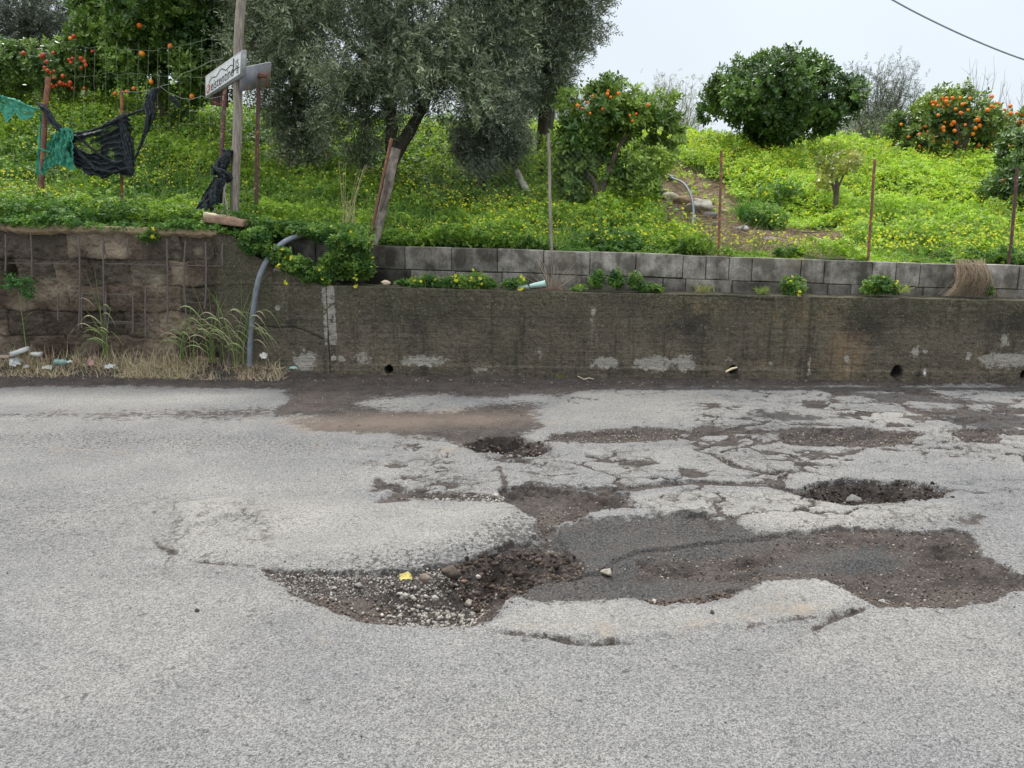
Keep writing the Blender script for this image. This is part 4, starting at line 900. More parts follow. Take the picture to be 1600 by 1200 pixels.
# cut cane stubs fan
acc = Acc(); b = GR(127, 580); 
for a in (-.35, -.12, .1, .22, .42, .5): acc.tube([b + [a * .05, 0, 0], b + [a * .24, .02, .13 + .03 * rng.random()]], [.007, .005], 6, (.55, .42, .26))
o = acc.build("cane_stubs", M_straw, origin=b); tag(o, "fan of cut dry cane stubs at the road edge by the green bottle", "cane")
# dead straw clump and dry twig bush on the ledge
acc = Acc(); b = W(1512, 455, .1)
for i in range(330):
    x0 = W(1478 + 68 * rng.random(), 462, .12 + .1 * rng.random()); x1 = W(1490 + 50 * rng.random() + 0, 404 + 30 * rng.random() ** 1.5, .22 + .12 * rng.random()); m_ = (x0 + x1) / 2 + [rng.normal() * .035, -.08 - .03 * rng.random(), .01]
    acc.tube([x1, (x1 + m_) / 2 + [0, -.02, .01], m_, x0 + [rng.normal() * .05, -.02, 0]], .0016, 3, np.array([.30, .23, .16]) * (.5 + 1.0 * rng.random()), cap=False)
o = acc.build("straw_clump", M_straw, origin=b); tag(o, "dead straw clump hanging over the block wall at the right", "dry grass")
acc = Acc(); b = W(862, 455, .14)
for i in range(34):
    a = -1.2 + 2.4 * rng.random(); L_ = .18 + .32 * rng.random(); e_ = b + [math.sin(a) * L_ * .8, -.04 + .08 * rng.random(), math.cos(a) * L_ * .95]
    acc.tube([b + [rng.normal() * .03, 0, 0], (b + e_) / 2 + rng.normal(size=3) * .012, e_], [.0025, .002, .0008], 4, np.array([.36, .29, .22]) * (.6 + .7 * rng.random()))
for i in range(160):
    a = b + [rng.normal() * .06, rng.normal() * .03, .01 + .03 * rng.random()]; acc.tube([a, a + rng.normal(size=3) * [.05, .03, .03]], .0012, 3, (.34, .25, .2), cap=False)
o = acc.build("twig_bush", M_straw, origin=b); tag(o, "dry leafless twig bush on the ledge right of the pale green cup", "dead bush")
acc = Acc(); b = W(548, 372, .55)
for i in range(16):
    a = -.25 + .75 * rng.random(); L_ = .35 + .45 * rng.random(); e_ = b + [math.sin(a) * L_ * .55, .02, L_]; m_ = (b + e_) / 2 + [-.03, 0, .04]
    acc.tube([b + [rng.normal() * .06, 0, 0], m_, e_, e_ + [.05 * rng.random(), -.02, -.03]], [.003, .0022, .0015, .0008], 4, np.array([.5, .42, .25]) * (.7 + .5 * rng.random()))
o = acc.build("dry_stalks", M_straw, origin=b); tag(o, "tall thin dry stalks rising left of the leaning concrete post", "dry grass")
# litter of straw on the bare soil
acc = Acc(); n = 9000; bp = np.array(BP); x = rng.uniform(bp[:, 0].min(), bp[:, 0].max(), n); y = rng.uniform(bp[:, 1].min(), bp[:, 1].max(), n); k = sdpoly(BP, x, y) > -.05; x, y = x[k], y[k]; n = len(x)
d = unit(rng.normal(size=(n, 3)) * [1, .7, .25]); L_ = .05 + .12 * rng.random(n); t = rng.random((n, 1)); M = frames(d) * np.stack([L_, np.full(n, .006), L_], -1)[:, None, :]
acc.scatter(BLA_V, BLA_F, M, np.stack([x, y, tz(x, y) + .015 + .02 * rng.random(n)], -1), np.array([.11, .075, .05]) * (1 - t) + np.array([.46, .34, .23]) * t)
o = acc.build("dry_litter", M_straw); tag(o, "dry leaf and straw litter on the bare soil of the slope", "plant litter", kind='stuff')

# ================================================================== TREES
def lobe(u, v, ru, rv, Y, ry): p = AY(u, v, Y); k = Y / F; return (p, np.array([ru * k, ry, rv * k]))
def crown_points(lobes, n, seed, shell=.35, gap=-.12, gs=1.1, sub=.27, stretch=1.0, ex=.75):
    """leaf positions: every lobe is broken up into many small uneven clumps"""
    vol = np.array([np.prod(r) ** ex for p, r in lobes]); vol /= vol.sum(); out = []; nr_ = []
    for (c, r), w_ in zip(lobes, vol):
        m = int(n * w_) + 8; rm = float(np.prod(r) ** (1 / 3)); K = max(7, int(m / 42)); d = unit(rng.normal(size=(K, 3))); rr = (.25 + .75 * rng.random(K)) ** .55
        rr *= 1 + .24 * fbm(d[:, 0] * 2 + c[0], d[:, 1] * 2, 1.3, 3, seed, z=d[:, 2] * 2); C_ = c + d * rr[:, None] * r * .88
        rk = rm * sub * (.55 + .8 * rng.random(K)); rk = np.minimum(rk, .42); wk = rk ** 2 * (.4 + rng.random(K)); wk /= wk.sum(); which = rng.choice(K, m, p=wk)
        q = unit(rng.normal(size=(m, 3))); q[:, 2] += .12; p = C_[which] + q * (rk[which] * (.35 + .65 * rng.random(m)) ** .5)[:, None] * [1, 1, stretch]
        out.append(p); nr_.append(unit(q * .7 + d[which] * .6))
    p = np.concatenate(out); d = np.concatenate(nr_); g_ = fbm(p[:, 0], p[:, 1], gs * 2.2, 3, seed + 5, z=p[:, 2])
    k = g_ > gap - .12; return p[k], d[k]
def twig_olive():
    v, f, sh = [], [], []; n = 13
    for k in range(n):
        x = .03 + .19 * k / n; a = (k % 2 * 2 - 1) * (.75 + .35 * rng.random()); b = rng.normal() * .5; L_ = .05 * (.8 + .5 * rng.random()) * (1.1 - .35 * k / n); wv = .0062
        dx = np.array([math.cos(a), math.sin(a) * math.cos(b), math.sin(a) * math.sin(b)]); s_ = unit(np.cross(dx, rng.normal(size=3))); o_ = np.array([x, 0, 0]); i = len(v)
        v += [o_, o_ + dx * L_ * .5 + s_ * wv, o_ + dx * L_, o_ + dx * L_ * .5 - s_ * wv]; f.append([i, i + 1, i + 2, i + 3]); q_ = 1.75 if rng.random() < .3 else .85; sh += [q_] * 4
    i = len(v); v += [(0, .0012, 0), (.22, .0006, 0), (.22, -.0006, 0), (0, -.0012, 0)]; f.append([i, i + 1, i + 2, i + 3]); sh += [.9] * 4
    return np.array(v, float), np.array(f), np.array(sh)
def twig_citrus():
    v, f, sh = [], [], []; n = 9
    for k in range(n):
        x = .02 + .12 * k / n; a = k * 2.4; sp = .7 + .5 * rng.random(); L_ = .085 * (.75 + .5 * rng.random()); dx = unit(np.array([.55, math.cos(a) * sp, math.sin(a) * sp])); s_ = unit(np.cross(dx, [1, .1, .1] + rng.normal(size=3) * .3)); nn = np.cross(dx, s_); o_ = np.array([x, 0, 0]); i = len(v)
        for q_ in LF_V: v.append(o_ + dx * q_[0] * L_ + s_ * q_[1] * .042 * .95 + nn * q_[2] * .05)
        for q_ in LF_F: f.append([i + j for j in q_])
        sh += [.7 + .6 * rng.random()] * 7
    return np.array(v, float), np.array(f), np.array(sh)
OT = [twig_olive() for _ in range(5)]; CT = [twig_citrus() for _ in range(5)]
def crown(name, lobes, n, seed, kind, root, c0, c1, mat, size=1.0, droop=0, shell=.35, gap=-.12, gs=1.1, out_=.9):
    p, d = crown_points(lobes, n, seed, shell, gap, gs, .30 if kind == 'citrus' else .34, 1.0 if kind == 'citrus' else 1.45, .75 if kind == 'citrus' else .5); acc = Acc(); D = unit(d * out_ + rng.normal(size=d.shape) * .6 + [0, 0, -droop]); m = len(p)
    t = np.clip(.45 + 1.0 * fbm(p[:, 0], p[:, 1], 2.6, 3, seed + 9, z=p[:, 2])[:, None] + .55 * (rng.random((m, 1)) - .5), 0, 1); C = np.array(c0) * (1 - t) + np.array(c1) * t
    M = frames(D) * (size * (.75 + .5 * rng.random(m)))[:, None, None]; which = rng.integers(0, 5, m); T_ = OT if kind == 'olive' else CT
    for k in range(5):
        q_ = which == k; acc.scatter(T_[k][0], T_[k][1], M[q_], p[q_], C[q_], T_[k][2])
    o = acc.build(name, mat, root); local(o, root); return p
def trunk(root, lines, mat, n=10, rough=.12):
    acc = Acc()
    for pts, rad in lines:
        pts = np.asarray(pts, float); m = len(pts); ts = np.linspace(0, m - 1, (m - 1) * 6 + 1); P_ = np.stack([np.interp(ts, range(m), pts[:, k]) for k in range(3)], -1)
        P_[1:-1] = (P_[:-2] + P_[1:-1] * 2 + P_[2:]) / 4; P_ += np.stack([fbm(ts, ts * 0 + k, .9, 2, 310 + k) for k in range(3)], -1) * np.interp(ts, range(m), rad)[:, None] * .5; acc.tube(P_, np.interp(ts, range(m), rad), n, rough=rough)
    o = acc.build("trunk", mat, root, smooth=True); return local(o, root)
OL0, OL1 = (.055, .070, .042), (.31, .355, .22)
# main olive
b = hill_hit(608, 300); t1 = empty("olive_tree", b, "large grey green olive tree with forked dark trunk behind the leaning post", "tree", "olive trees on the slope")
b2 = AY(612, 255, b[1] + .05)
trunk(t1, [([b - [0, 0, .15], AY(607, 275, b[1]), b2], [.15, .12, .11]), ([b2, AY(612, 190, b[1]), AY(600, 120, b[1] + .1), AY(585, 50, b[1] + .2), AY(560, -60, b[1] + .2)], [.085, .075, .07, .055, .03]),
           ([b2, AY(640, 205, b[1] + .15), AY(672, 150, b[1] + .3), AY(705, 80, b[1] + .4), AY(750, -20, b[1] + .5)], [.09, .08, .065, .05, .03]), ([AY(600, 120, b[1] + .1), AY(540, 60, b[1]), AY(480, 10, b[1] - .2)], [.05, .04, .02]),
           ([AY(612, 190, b[1]), AY(590, 100, b[1] - .3), AY(580, 60, b[1] - .4)], [.05, .035, .02]), ([AY(672, 150, b[1] + .3), AY(700, 110, b[1] - .2), AY(740, 60, b[1] - .5)], [.04, .03, .015])], M_bark)
Y0 = b[1]
lb = [lobe(640, -60, 200, 110, Y0, 1.5), lobe(620, -230, 330, 120, Y0 + .2, 2.4), lobe(560, -100, 150, 90, Y0 - 1.2, 1.0), lobe(690, -70, 120, 80, Y0 + 1.2, 1.0), lobe(520, 20, 120, 95, Y0 - .1, 1.2), lobe(455, 60, 78, 85, Y0 + .3, .9), lobe(650, 60, 110, 95, Y0 - .5, 1.0), lobe(600, 110, 85, 50, Y0 - .4, .7),  # highest lobes, out of view, added to deepen shade under the crown
      lobe(552, 200, 50, 50, Y0 - .2, .5), lobe(590, 160, 55, 50, Y0 - .1, .5), lobe(668, 150, 62, 50, Y0 - .4, .6), lobe(692, 178, 28, 24, Y0 - .1, .3), lobe(760, 40, 80, 90, Y0 + .1, 1.0), lobe(540, 240, 46, 28, Y0 - .2, .35), lobe(570, 90, 80, 60, Y0 - .7, .7), lobe(700, 110, 70, 60, Y0 - .5, .7)]
crown("crown", lb, 20000, 400, 'olive', t1, OL0, OL1, M_olive, 1.32, .25, gap=.04)
# left olive behind the sign
Yl = 12.2; b = hill_hit(462, 270); t2 = empty("olive_tree", b, "drooping olive tree right of the sign with foliage reaching nearly to the ground", "tree", "olive trees on the slope")
trunk(t2, [([b - [0, 0, .2], AY(465, 200, b[1]), AY(470, 120, b[1]), AY(450, 0, b[1])], [.13, .11, .09, .05])], M_bark)
Yl = b[1]; lb = [lobe(440, -10, 95, 90, Yl, 1.3), lobe(400, -170, 150, 100, Yl, 1.6), lobe(412, 70, 48, 70, Yl, .9), lobe(450, 140, 50, 62, Yl - .2, .8), lobe(465, 205, 42, 48, Yl - .3, .6), lobe(472, 245, 28, 26, Yl - .3, .4), lobe(400, 30, 40, 60, Yl + .2, .8)]
crown("crown", lb, 9500, 420, 'olive', t2, (.065, .082, .05), (.30, .33, .21), M_olive, 1.3, .45)
# right olive
b = hill_hit(752, 262); b = np.array([AY(752, 262, 11.4)[0], 11.4, tz1(AY(752, 262, 11.4)[0], 11.4)])
bt = AY(853, 215, 12.6); bt[2] = tz1(bt[0], bt[1]); t3 = empty("olive_tree", bt, "olive tree with straight grey trunk against the sky behind the brown fence post", "tree", "olive trees on the slope")
trunk(t3, [([bt - [0, 0, .2], AY(853, 150, 12.6), AY(858, 90, 12.6), AY(850, 0, 12.6), AY(840, -90, 12.6)], [.13, .12, .10, .08, .04]), ([AY(858, 90, 12.6), AY(820, 30, 12.4), AY(790, -30, 12.3)], [.06, .04, .02]), ([AY(856, 70, 12.6), AY(890, 20, 12.5), AY(905, -20, 12.5)], [.05, .03, .015])], M_bark)
lb = [lobe(845, -50, 105, 90, 12.5, 1.4), lobe(830, -200, 130, 90, 12.5, 1.6), lobe(880, 20, 55, 68, 12.5, .9), lobe(905, 0, 38, 48, 12.5, .7), lobe(835, 70, 46, 75, 12.4, .9), lobe(862, 95, 32, 42, 12.3, .6), lobe(835, 130, 28, 42, 12.5, .5), lobe(800, 60, 50, 80, 12.6, .9)]
crown("crown", lb, 10000, 440, 'olive', t3, (.058, .072, .048), (.25, .28, .19), M_olive, 1.25, .15)
t4 = empty("olive_tree", b, "hanging curtain of olive foliage over the white bucket between the two trunks", "tree", "olive trees on the slope")
trunk(t4, [([b - [0, 0, .2], AY(756, 200, 11.4), AY(765, 120, 11.4), AY(790, 20, 11.4)], [.07, .06, .05, .03])], M_bark)
lb = [lobe(755, 205, 42, 48, 11.1, .45), lobe(768, 165, 36, 45, 11.1, .45), lobe(780, 110, 50, 60, 11.2, .6), lobe(745, 235, 30, 26, 11.1, .35), lobe(800, 215, 22, 26, 11.2, .3)]
crown("crown", lb, 6500, 460, 'olive', t4, (.066, .082, .056), (.29, .325, .23), M_olive, 1.0, .6)
# far left olive
bt = AY(40, 125, 15.5); bt[2] = tz1(bt[0], bt[1]); t5 = empty("olive_tree", bt, "dusky olive crown filling the top left corner beyond the red fruit", "tree", "olive trees on the slope")
trunk(t5, [([bt - [0, 0, .2], AY(40, 60, 15.5), AY(50, -40, 15.5)], [.16, .13, .08])], M_bark)
crown("crown", [lobe(20, 0, 130, 90, 15.5, 1.6), lobe(-80, 60, 90, 60, 15.5, 1.3), lobe(100, 45, 62, 50, 15.3, .9), lobe(30, 60, 70, 40, 15.2, .8)], 5200, 480, 'olive', t5, (.06, .07, .055), (.15, .165, .13), M_olive, 1.35, .2)

# orange mesh shared by all fruit
a_ = Acc(); rows_, cols_ = 8, 12; vv = []
for i in range(1, rows_):
    th = math.pi * i / rows_
    for j in range(cols_): ph = 2 * math.pi * j / cols_; vv.append((math.sin(th) * math.cos(ph), math.sin(th) * math.sin(ph), math.cos(th) * .93))
vv += [(0, 0, .90), (0, 0, -.92)]; q_ = [[i * cols_ + j, (i + 1) * cols_ + j, (i + 1) * cols_ + (j + 1) % cols_, i * cols_ + (j + 1) % cols_] for i in range(rows_ - 2) for j in range(cols_)]
a_.addq(np.array(vv) * .036, q_); tp_ = [[len(vv) - 2, j, (j + 1) % cols_] for j in range(cols_)] + [[len(vv) - 1, (rows_ - 2) * cols_ + (j + 1) % cols_, (rows_ - 2) * cols_ + j] for j in range(cols_)]
a_.v[0] = a_.v[0]; a_.l.append(np.array(tp_).ravel()); a_.n.append(np.full(len(tp_), 3)); a_.m.append(np.zeros(len(tp_), int))
FRUIT = None
def fruit(root, P, r=.036):
    global FRUIT
    for p in P:
        if FRUIT is None: o = a_.build("orange", M_orange, root, smooth=True); FRUIT = o
        else: o = FRUIT.copy(); COL.objects.link(o); o.parent = root
        o.location = V(np.asarray(p) - np.array(root.location)); k = r / .036 * (.68 + .5 * rng.random()); o.scale = (k, k, k * (.9 + .15 * rng.random())); o.rotation_euler = (rng.random() * 3, rng.random() * 3, 0)
def front(lobes, n, z0=-1, z1=1):
    P = []
    while len(P) < n:
        c, r = lobes[rng.integers(len(lobes))]; d = unit(rng.normal(size=3))
        if d[1] < -.25 and z0 < d[2] < z1: P.append(c + d * r * (.84 + .18 * rng.random()))
    return P
CI0, CI1 = (.042, .10, .022), (.25, .39, .07)
def citrus(name, base_uv, Y, stemlines, lobes, n, seed, label, fr, c0=CI0, c1=CI1, size=.75, shell=.4, gap=-.15, gs=1.6, group="citrus trees on the slope", cat="orange tree", fr_r=.037, fz=(-1, .6), gz=None):
    b = AY(*base_uv, Y); b[2] = tz1(b[0], b[1]) if gz is None else gz; t = empty(name, b, label, cat, group)
    if stemlines: trunk(t, [([b - [0, 0, .1]] + [AY(u, v, y) for u, v, y in pts], rad) for pts, rad in stemlines], M_bark2, 8)
    lb = [lobe(*l) for l in lobes]; crown("crown", lb, n, seed, 'citrus', t, c0, c1, M_citrus, size, -.15, shell, gap, gs)
    if fr: fruit(t, front(lb, fr, *fz), fr_r)
    return t, lb
citrus("orange_tree", (940, 322), 10.2, [([(942, 290, 10.2), (965, 235, 10.3), (1000, 180, 10.4)], [.05, .045, .03, .012]), ([(930, 290, 10.2), (905, 250, 10.1), (890, 210, 10.1)], [.05, .035, .025, .01])],
       [(950, 180, 68, 40, 10.3, .6), (1000, 195, 55, 45, 10.3, .55), (900, 225, 38, 50, 10.2, .5), (950, 240, 72, 50, 10.2, .6), (1010, 240, 32, 40, 10.3, .4), (908, 160, 32, 24, 10.2, .3), (1042, 228, 24, 30, 10.3, .3), (880, 215, 28, 30, 10.2, .35), (967, 145, 30, 22, 10.3, .3), (1025, 168, 30, 30, 10.3, .35), (1045, 205, 26, 30, 10.3, .35), (880, 240, 26, 40, 10.2, .35), (960, 200, 60, 50, 10.4, .5), (895, 280, 34, 34, 10.1, .35), (1000, 285, 30, 26, 10.1, .3), (940, 280, 45, 30, 10.3, .35)],
       4000, 500, "bushy citrus tree with a few oranges between two fence posts at the centre", 0, (.065, .135, .028), (.34, .47, .09), gap=-.03)
t, lb = _c = (bpy.data.objects["orange_tree"], None)
fruit(t, [AY(u, v, 10.3 - .45) for u, v in ((902, 165), (910, 169), (942, 170), (949, 147), (954, 152), (950, 142), (966, 146), (1012, 164), (988, 189), (994, 178), (984, 180), (922, 177), (926, 150), (918, 160))], .022)
citrus("citrus_tree", (1222, 222), 13.5, [([(1222, 190, 13.5), (1225, 150, 13.5)], [.12, .10, .06]), ([(1200, 190, 13.5), (1170, 150, 13.5)], [.08, .05, .02])],
       [(1220, 155, 96, 50, 13.5, 1.1), (1148, 162, 46, 34, 13.4, .8), (1290, 162, 42, 36, 13.4, .8), (1215, 120, 66, 26, 13.5, .7), (1235, 195, 78, 26, 13.3, .7), (1180, 125, 32, 22, 13.4, .5), (1270, 122, 36, 20, 13.4, .5)],
       5200, 520, "big dark rounded citrus tree without fruit standing against the sky", 0, (.034, .078, .022), (.16, .26, .06), .85, .45, -.14, 1.4, cat="citrus tree")
t, lb = citrus("orange_tree", (1495, 247), 13.6, [([(1500, 225, 13.6), (1515, 195, 13.5), (1530, 175, 13.5)], [.10, .09, .07, .03]), ([(1480, 232, 13.6), (1462, 215, 13.4), (1452, 205, 13.3)], [.07, .055, .045, .02]), ([(1497, 215, 13.5), (1490, 180, 13.5)], [.07, .05, .02])],
       [(1495, 178, 62, 28, 13.6, .8), (1435, 195, 38, 30, 13.5, .6), (1550, 195, 32, 32, 13.6, .6), (1490, 205, 60, 32, 13.6, .7), (1425, 222, 26, 22, 13.4, .4), (1545, 225, 30, 20, 13.6, .4), (1470, 165, 28, 18, 13.5, .4)],
       2500, 540, "low spreading tree loaded with bright oranges at the upper right", 99, (.05, .10, .03), (.24, .33, .07), .8, .3, -.06, 2.2, fr_r=.031, fz=(-1, .85))
t, lb = citrus("orange_tree", (1610, 345), 10.6, [([(1615, 290, 10.6), (1612, 240, 10.6)], [.07, .05, .02])], [(1600, 290, 48, 52, 10.6, .6), (1625, 235, 48, 42, 10.8, .6), (1585, 320, 36, 24, 10.5, .4), (1640, 300, 60, 60, 10.8, .6), (1590, 250, 24, 30, 10.8, .4)],
       2500, 560, "fruiting orange bush cut by the right edge behind the last rusty post", 34, (.035, .08, .025), (.15, .24, .06), .75, .4, -.2, 1.8, fr_r=.036)
t, lb = citrus("orange_tree", (250, 150), 13.0, [([(250, 110, 13), (255, 40, 13)], [.14, .12, .06])], [(245, 20, 112, 75, 13, 1.2), (190, 80, 62, 50, 12.8, .8), (300, 85, 62, 52, 12.8, .8), (250, 120, 90, 40, 12.6, .7), (330, 110, 45, 45, 12.7, .6), (160, 90, 40, 50, 12.8, .6), (245, -60, 130, 70, 13, 1.3), (325, 20, 45, 60, 12.9, .8), (165, 20, 42, 50, 13, .7)],
       9000, 580, "tall dense orange tree behind the wire fence with only a few fruit", 0, (.035, .085, .018), (.22, .34, .06), .85, .45, -.3, 1.5)
fruit(t, [AY(u, v, 11.9) for u, v in ((222, 84), (218, 40), (266, 72), (209, 138), (198, 143), (300, 151), (180, 146), (236, 128), (110, 60))], .038)
t, lb = citrus("mandarin_tree", (70, 142), 12.6, [([(70, 120, 12.6), (70, 100, 12.6)], [.06, .05, .03])], [(35, 108, 62, 28, 12.6, .6), (100, 112, 45, 28, 12.5, .5), (-40, 100, 70, 40, 12.7, .7), (75, 95, 50, 26, 12.6, .5)],
       2500, 600, "low bush full of small red mandarins at the upper left", 0, (.05, .11, .03), (.26, .36, .09), .75, .4, -.2, 2, cat="mandarin tree")
rf = np.random.default_rng(3); fruit(t, [AY(u + rf.normal() * 4, v + rf.normal() * 3, 12.6 - .52 - .2 * rf.random()) for u, v in [(66, 118), (75, 98), (78, 106), (70, 82), (68, 88), (38, 82), (110, 92), (121, 90), (133, 95), (128, 107), (138, 103), (142, 80), (84, 123), (92, 121), (100, 122), (110, 125), (88, 130), (98, 128), (104, 135), (93, 134), (85, 114), (108, 104), (82, 108), (112, 100), (64, 90), (118, 137), (126, 138), (86, 128), (106, 130), (101, 134), (110, 61)]], .031)
MM = m_plain('mandarin_peel', (.50, .062, .018), .55, 0, .35, 9, .35)
for o in [c for c in t.children if c.name.startswith('orange')]:
    o.name = 'mandarin'; o.material_slots[0].link = 'OBJECT'; o.material_slots[0].material = MM
# sapling
b = hill_hit(1305, 345); sp = empty("sapling", b, "thin young tree with sparse yellowish leaves standing in the flowers between two rusty posts", "sapling"); trunk(sp, [([b - [0, 0, .1], AY(1306, 300, b[1]), AY(1308, 272, b[1])], [.035, .032, .02]), ([b, AY(1304, 300, b[1]), AY(1294, 265, b[1])], [.03, .022, .01]), ([AY(1306, 300, b[1]), AY(1320, 270, b[1])], [.02, .008])], M_bark2, 7)
crown("crown", [lobe(1303, 262, 40, 22, b[1], .35), lobe(1290, 285, 24, 14, b[1], .25), lobe(1322, 250, 22, 18, b[1], .2)], 170, 620, 'citrus', sp, (.16, .20, .05), (.40, .40, .11), M_citrus, .6, 0, .2, -.2, 2)

# shrubs beyond the crest
def wisp(name, base_uv, Y, fan, n, label, seed, cat="shrub", leaf=(.16, .18, .12), leafn=12, bark=(.30, .28, .25), group="shrubs beyond the crest", lr=.9, size=1.0):
    b = AY(*base_uv, Y); b[2] = tz1(b[0], min(Y, 20)); t = empty(name, b, label, cat, group); acc = Acc(); tips = []; k = Y / F
    for i in range(n):
        u0, v0, u1, v1 = fan; f = rng.random(); g_ = rng.random() ** .7; e_ = AY(u0 + (u1 - u0) * f, v1 + (v0 - v1) * g_, Y + rng.normal() * .35); a = b + [rng.normal() * .15, rng.normal() * .2, 0]; a = a * .55 + np.array([e_[0], e_[1], a[2]]) * .45
        pts = [a]; 
        for t_ in (.3, .6, .85, 1): pts.append(a + (e_ - a) * t_ + rng.normal(size=3) * .035); 
        acc.tube(pts, np.array([.010, .008, .006, .004, .002]) * size, 4, np.array(bark) * (.6 + .6 * rng.random()), cap=False)
        for _ in range(3):
            j = rng.integers(1, 4); p0 = np.array(pts[j]); p1 = p0 + unit(unit(e_ - a) + rng.normal(size=3) * .45) * (.15 + .3 * rng.random()); acc.tube([p0, p1], [.004 * size, .0015], 3, np.array(bark) * (.6 + .6 * rng.random()), cap=False); tips += [p0 + (p1 - p0) * q_ for q_ in (.5, .8, 1)]
        tips += pts[2:]
    o = acc.build("branches", M_straw, t); local(o, t)
    if leafn:
        tp2 = np.array(tips); i = rng.integers(0, len(tp2), n * leafn); p = tp2[i] + rng.normal(size=(len(i), 3)) * .07; a2 = Acc(); t_ = rng.random((len(p), 1)); D = unit(rng.normal(size=p.shape) * .6 + [0, 0, .5])
        m = len(p); w5 = rng.integers(0, 5, m); M = frames(D) * (lr * (.6 + .6 * rng.random(m)))[:, None, None]; C = np.array(leaf) * (.6 + .8 * t_)
        for q_ in range(5): a2.scatter(OT[q_][0], OT[q_][1], M[w5 == q_], p[w5 == q_], C[w5 == q_], OT[q_][2])
        o = a2.build("foliage", M_olive, t); local(o, t)
    return t
wisp("shrub", (1050, 235), 18, (1000, 122, 1110, 225), 70, "pale feathery shrub between the central citrus tree and the dark citrus tree", 1, leaf=(.26, .28, .18), leafn=10)
wisp("shrub", (1010, 235), 19, (990, 118, 1050, 200), 34, "thin upright twigs above the right shoulder of the central citrus tree", 2, leaf=(.24, .26, .18), leafn=5)
wisp("shrub", (895, 235), 18, (862, 140, 925, 235), 70, "soft grey green shrub seen beside the straight olive trunk", 3, leaf=(.20, .24, .16), leafn=16)
wisp("olive_bush", (1365, 232), 17, (1335, 100, 1440, 235), 110, "open grey olive bush between the dark citrus tree and the loaded orange tree", 4, leaf=(.12, .14, .10), leafn=20, bark=(.14, .12, .11), size=1.3, cat="olive bush")
wisp("shrub", (1340, 240), 16.5, (1305, 180, 1400, 240), 70, "low pale scrub at the foot of the open grey olive bush", 5, leaf=(.22, .24, .16), leafn=14)
wisp("bare_tree", (1535, 232), 19, (1515, 88, 1575, 210), 26, "bare leafless sapling against the sky above the loaded orange tree", 6, leafn=0, bark=(.42, .42, .43), size=1.1, cat="bare tree")
wisp("bare_tree", (1600, 240), 20, (1560, 110, 1640, 220), 26, "bare branches against the sky at the right edge", 7, leafn=0, bark=(.45, .45, .46), size=1.0, cat="bare tree")
wisp("bare_tree", (1440, 220), 22, (1380, 130, 1480, 210), 24, "faint bare twigs above the left side of the loaded orange tree", 8, leafn=0, bark=(.5, .5, .5), size=.8, cat="bare tree")
wisp("shrub", (740, 225), 18, (560, 150, 870, 235), 120, "pale green shrubs glimpsed under the olive crowns", 9, leaf=(.20, .26, .12), leafn=14)
# leafy green hummocks near the soil path
for (u, v, ru, rv, n, lab) in ((1010, 300, 26, 26, 900, "leafy green mound right of the central citrus trunk"), (1195, 345, 34, 24, 1100, "dark leafy mound on the right bank of the bare soil"), (950, 378, 60, 16, 1500, "dark clover mound on the block wall right of the brown post"), (1220, 312, 40, 30, 900, "flowering mound on the slope left of the young tree")):
    h = hill_hit(u, v + rv * .5); k = h[1] / F; clump("leafy_mound", [(h + [0, 0, rv * k * .6], ru * k, .3, rv * k)], n, .03, lab, nfl=20, stem=False, group="leafy mounds on the slope")

# ================================================================== FENCES, POSTS, SIGN, NETS
def post(name, a, b, r, mat, label, cat="fence post", group=None, n=8, sq=False, bend=.004):
    a, b = np.asarray(a, float), np.asarray(b, float); acc = Acc(); m = 12; ts = np.linspace(0, 1, m); P_ = a + np.outer(ts, b - a); P_[:, 0] += fbm(ts * 3, ts * 0 + a[0], 1, 2, 700) * bend * 2; acc.tube(P_, np.full(m, r), 4 if sq else n, rough=.04)
    o = acc.build(name, mat, smooth=not sq, origin=a); return tag(o, label, cat, group)
PG = "fence posts above the wall"
def pp(u0, v0, u1, v1, off): return W(u0, v0, off) , W(u1, v1, off)
for (u0, v0, u1, v1, off, r, mt, lab) in ((64, 285, 75, 120, .75, .028, M_rust, "thick leaning rusty post wrapped in green and black netting at the far left"), (190, 308, 190, 140, .9, .017, M_rust, "thin rusty post behind the hanging black net"),
        (861, 392, 857, 208, .52, .015, M_wood, "thin weathered brown post before the central citrus tree"), (1122, 404, 1127, 235, .52, .013, M_rust, "rusty post beside the bare soil, second right of the citrus tree"),
        (1356, 408, 1367, 249, .52, .014, M_rust, "rusty post right of the young tree"), (1575, 418, 1590, 262, .52, .015, M_rust2, "dark rusty post in front of the orange bush at the right edge")):
    a, b = pp(u0, v0 + 8, u1, v1, off); post("fence_post", a, b, r, mt, lab, group=PG)
# the wooden pole
a, b = W(364, 352, .62), W(378, -40, .62); post("wooden_pole", a, b, .049, M_wood, "tall weathered square wooden pole in front of the white sign", "pole", sq=True, bend=.01)
for (p0, p1, lab) in (((345, 345, .5), (350, 150, .62), None),):
    pass
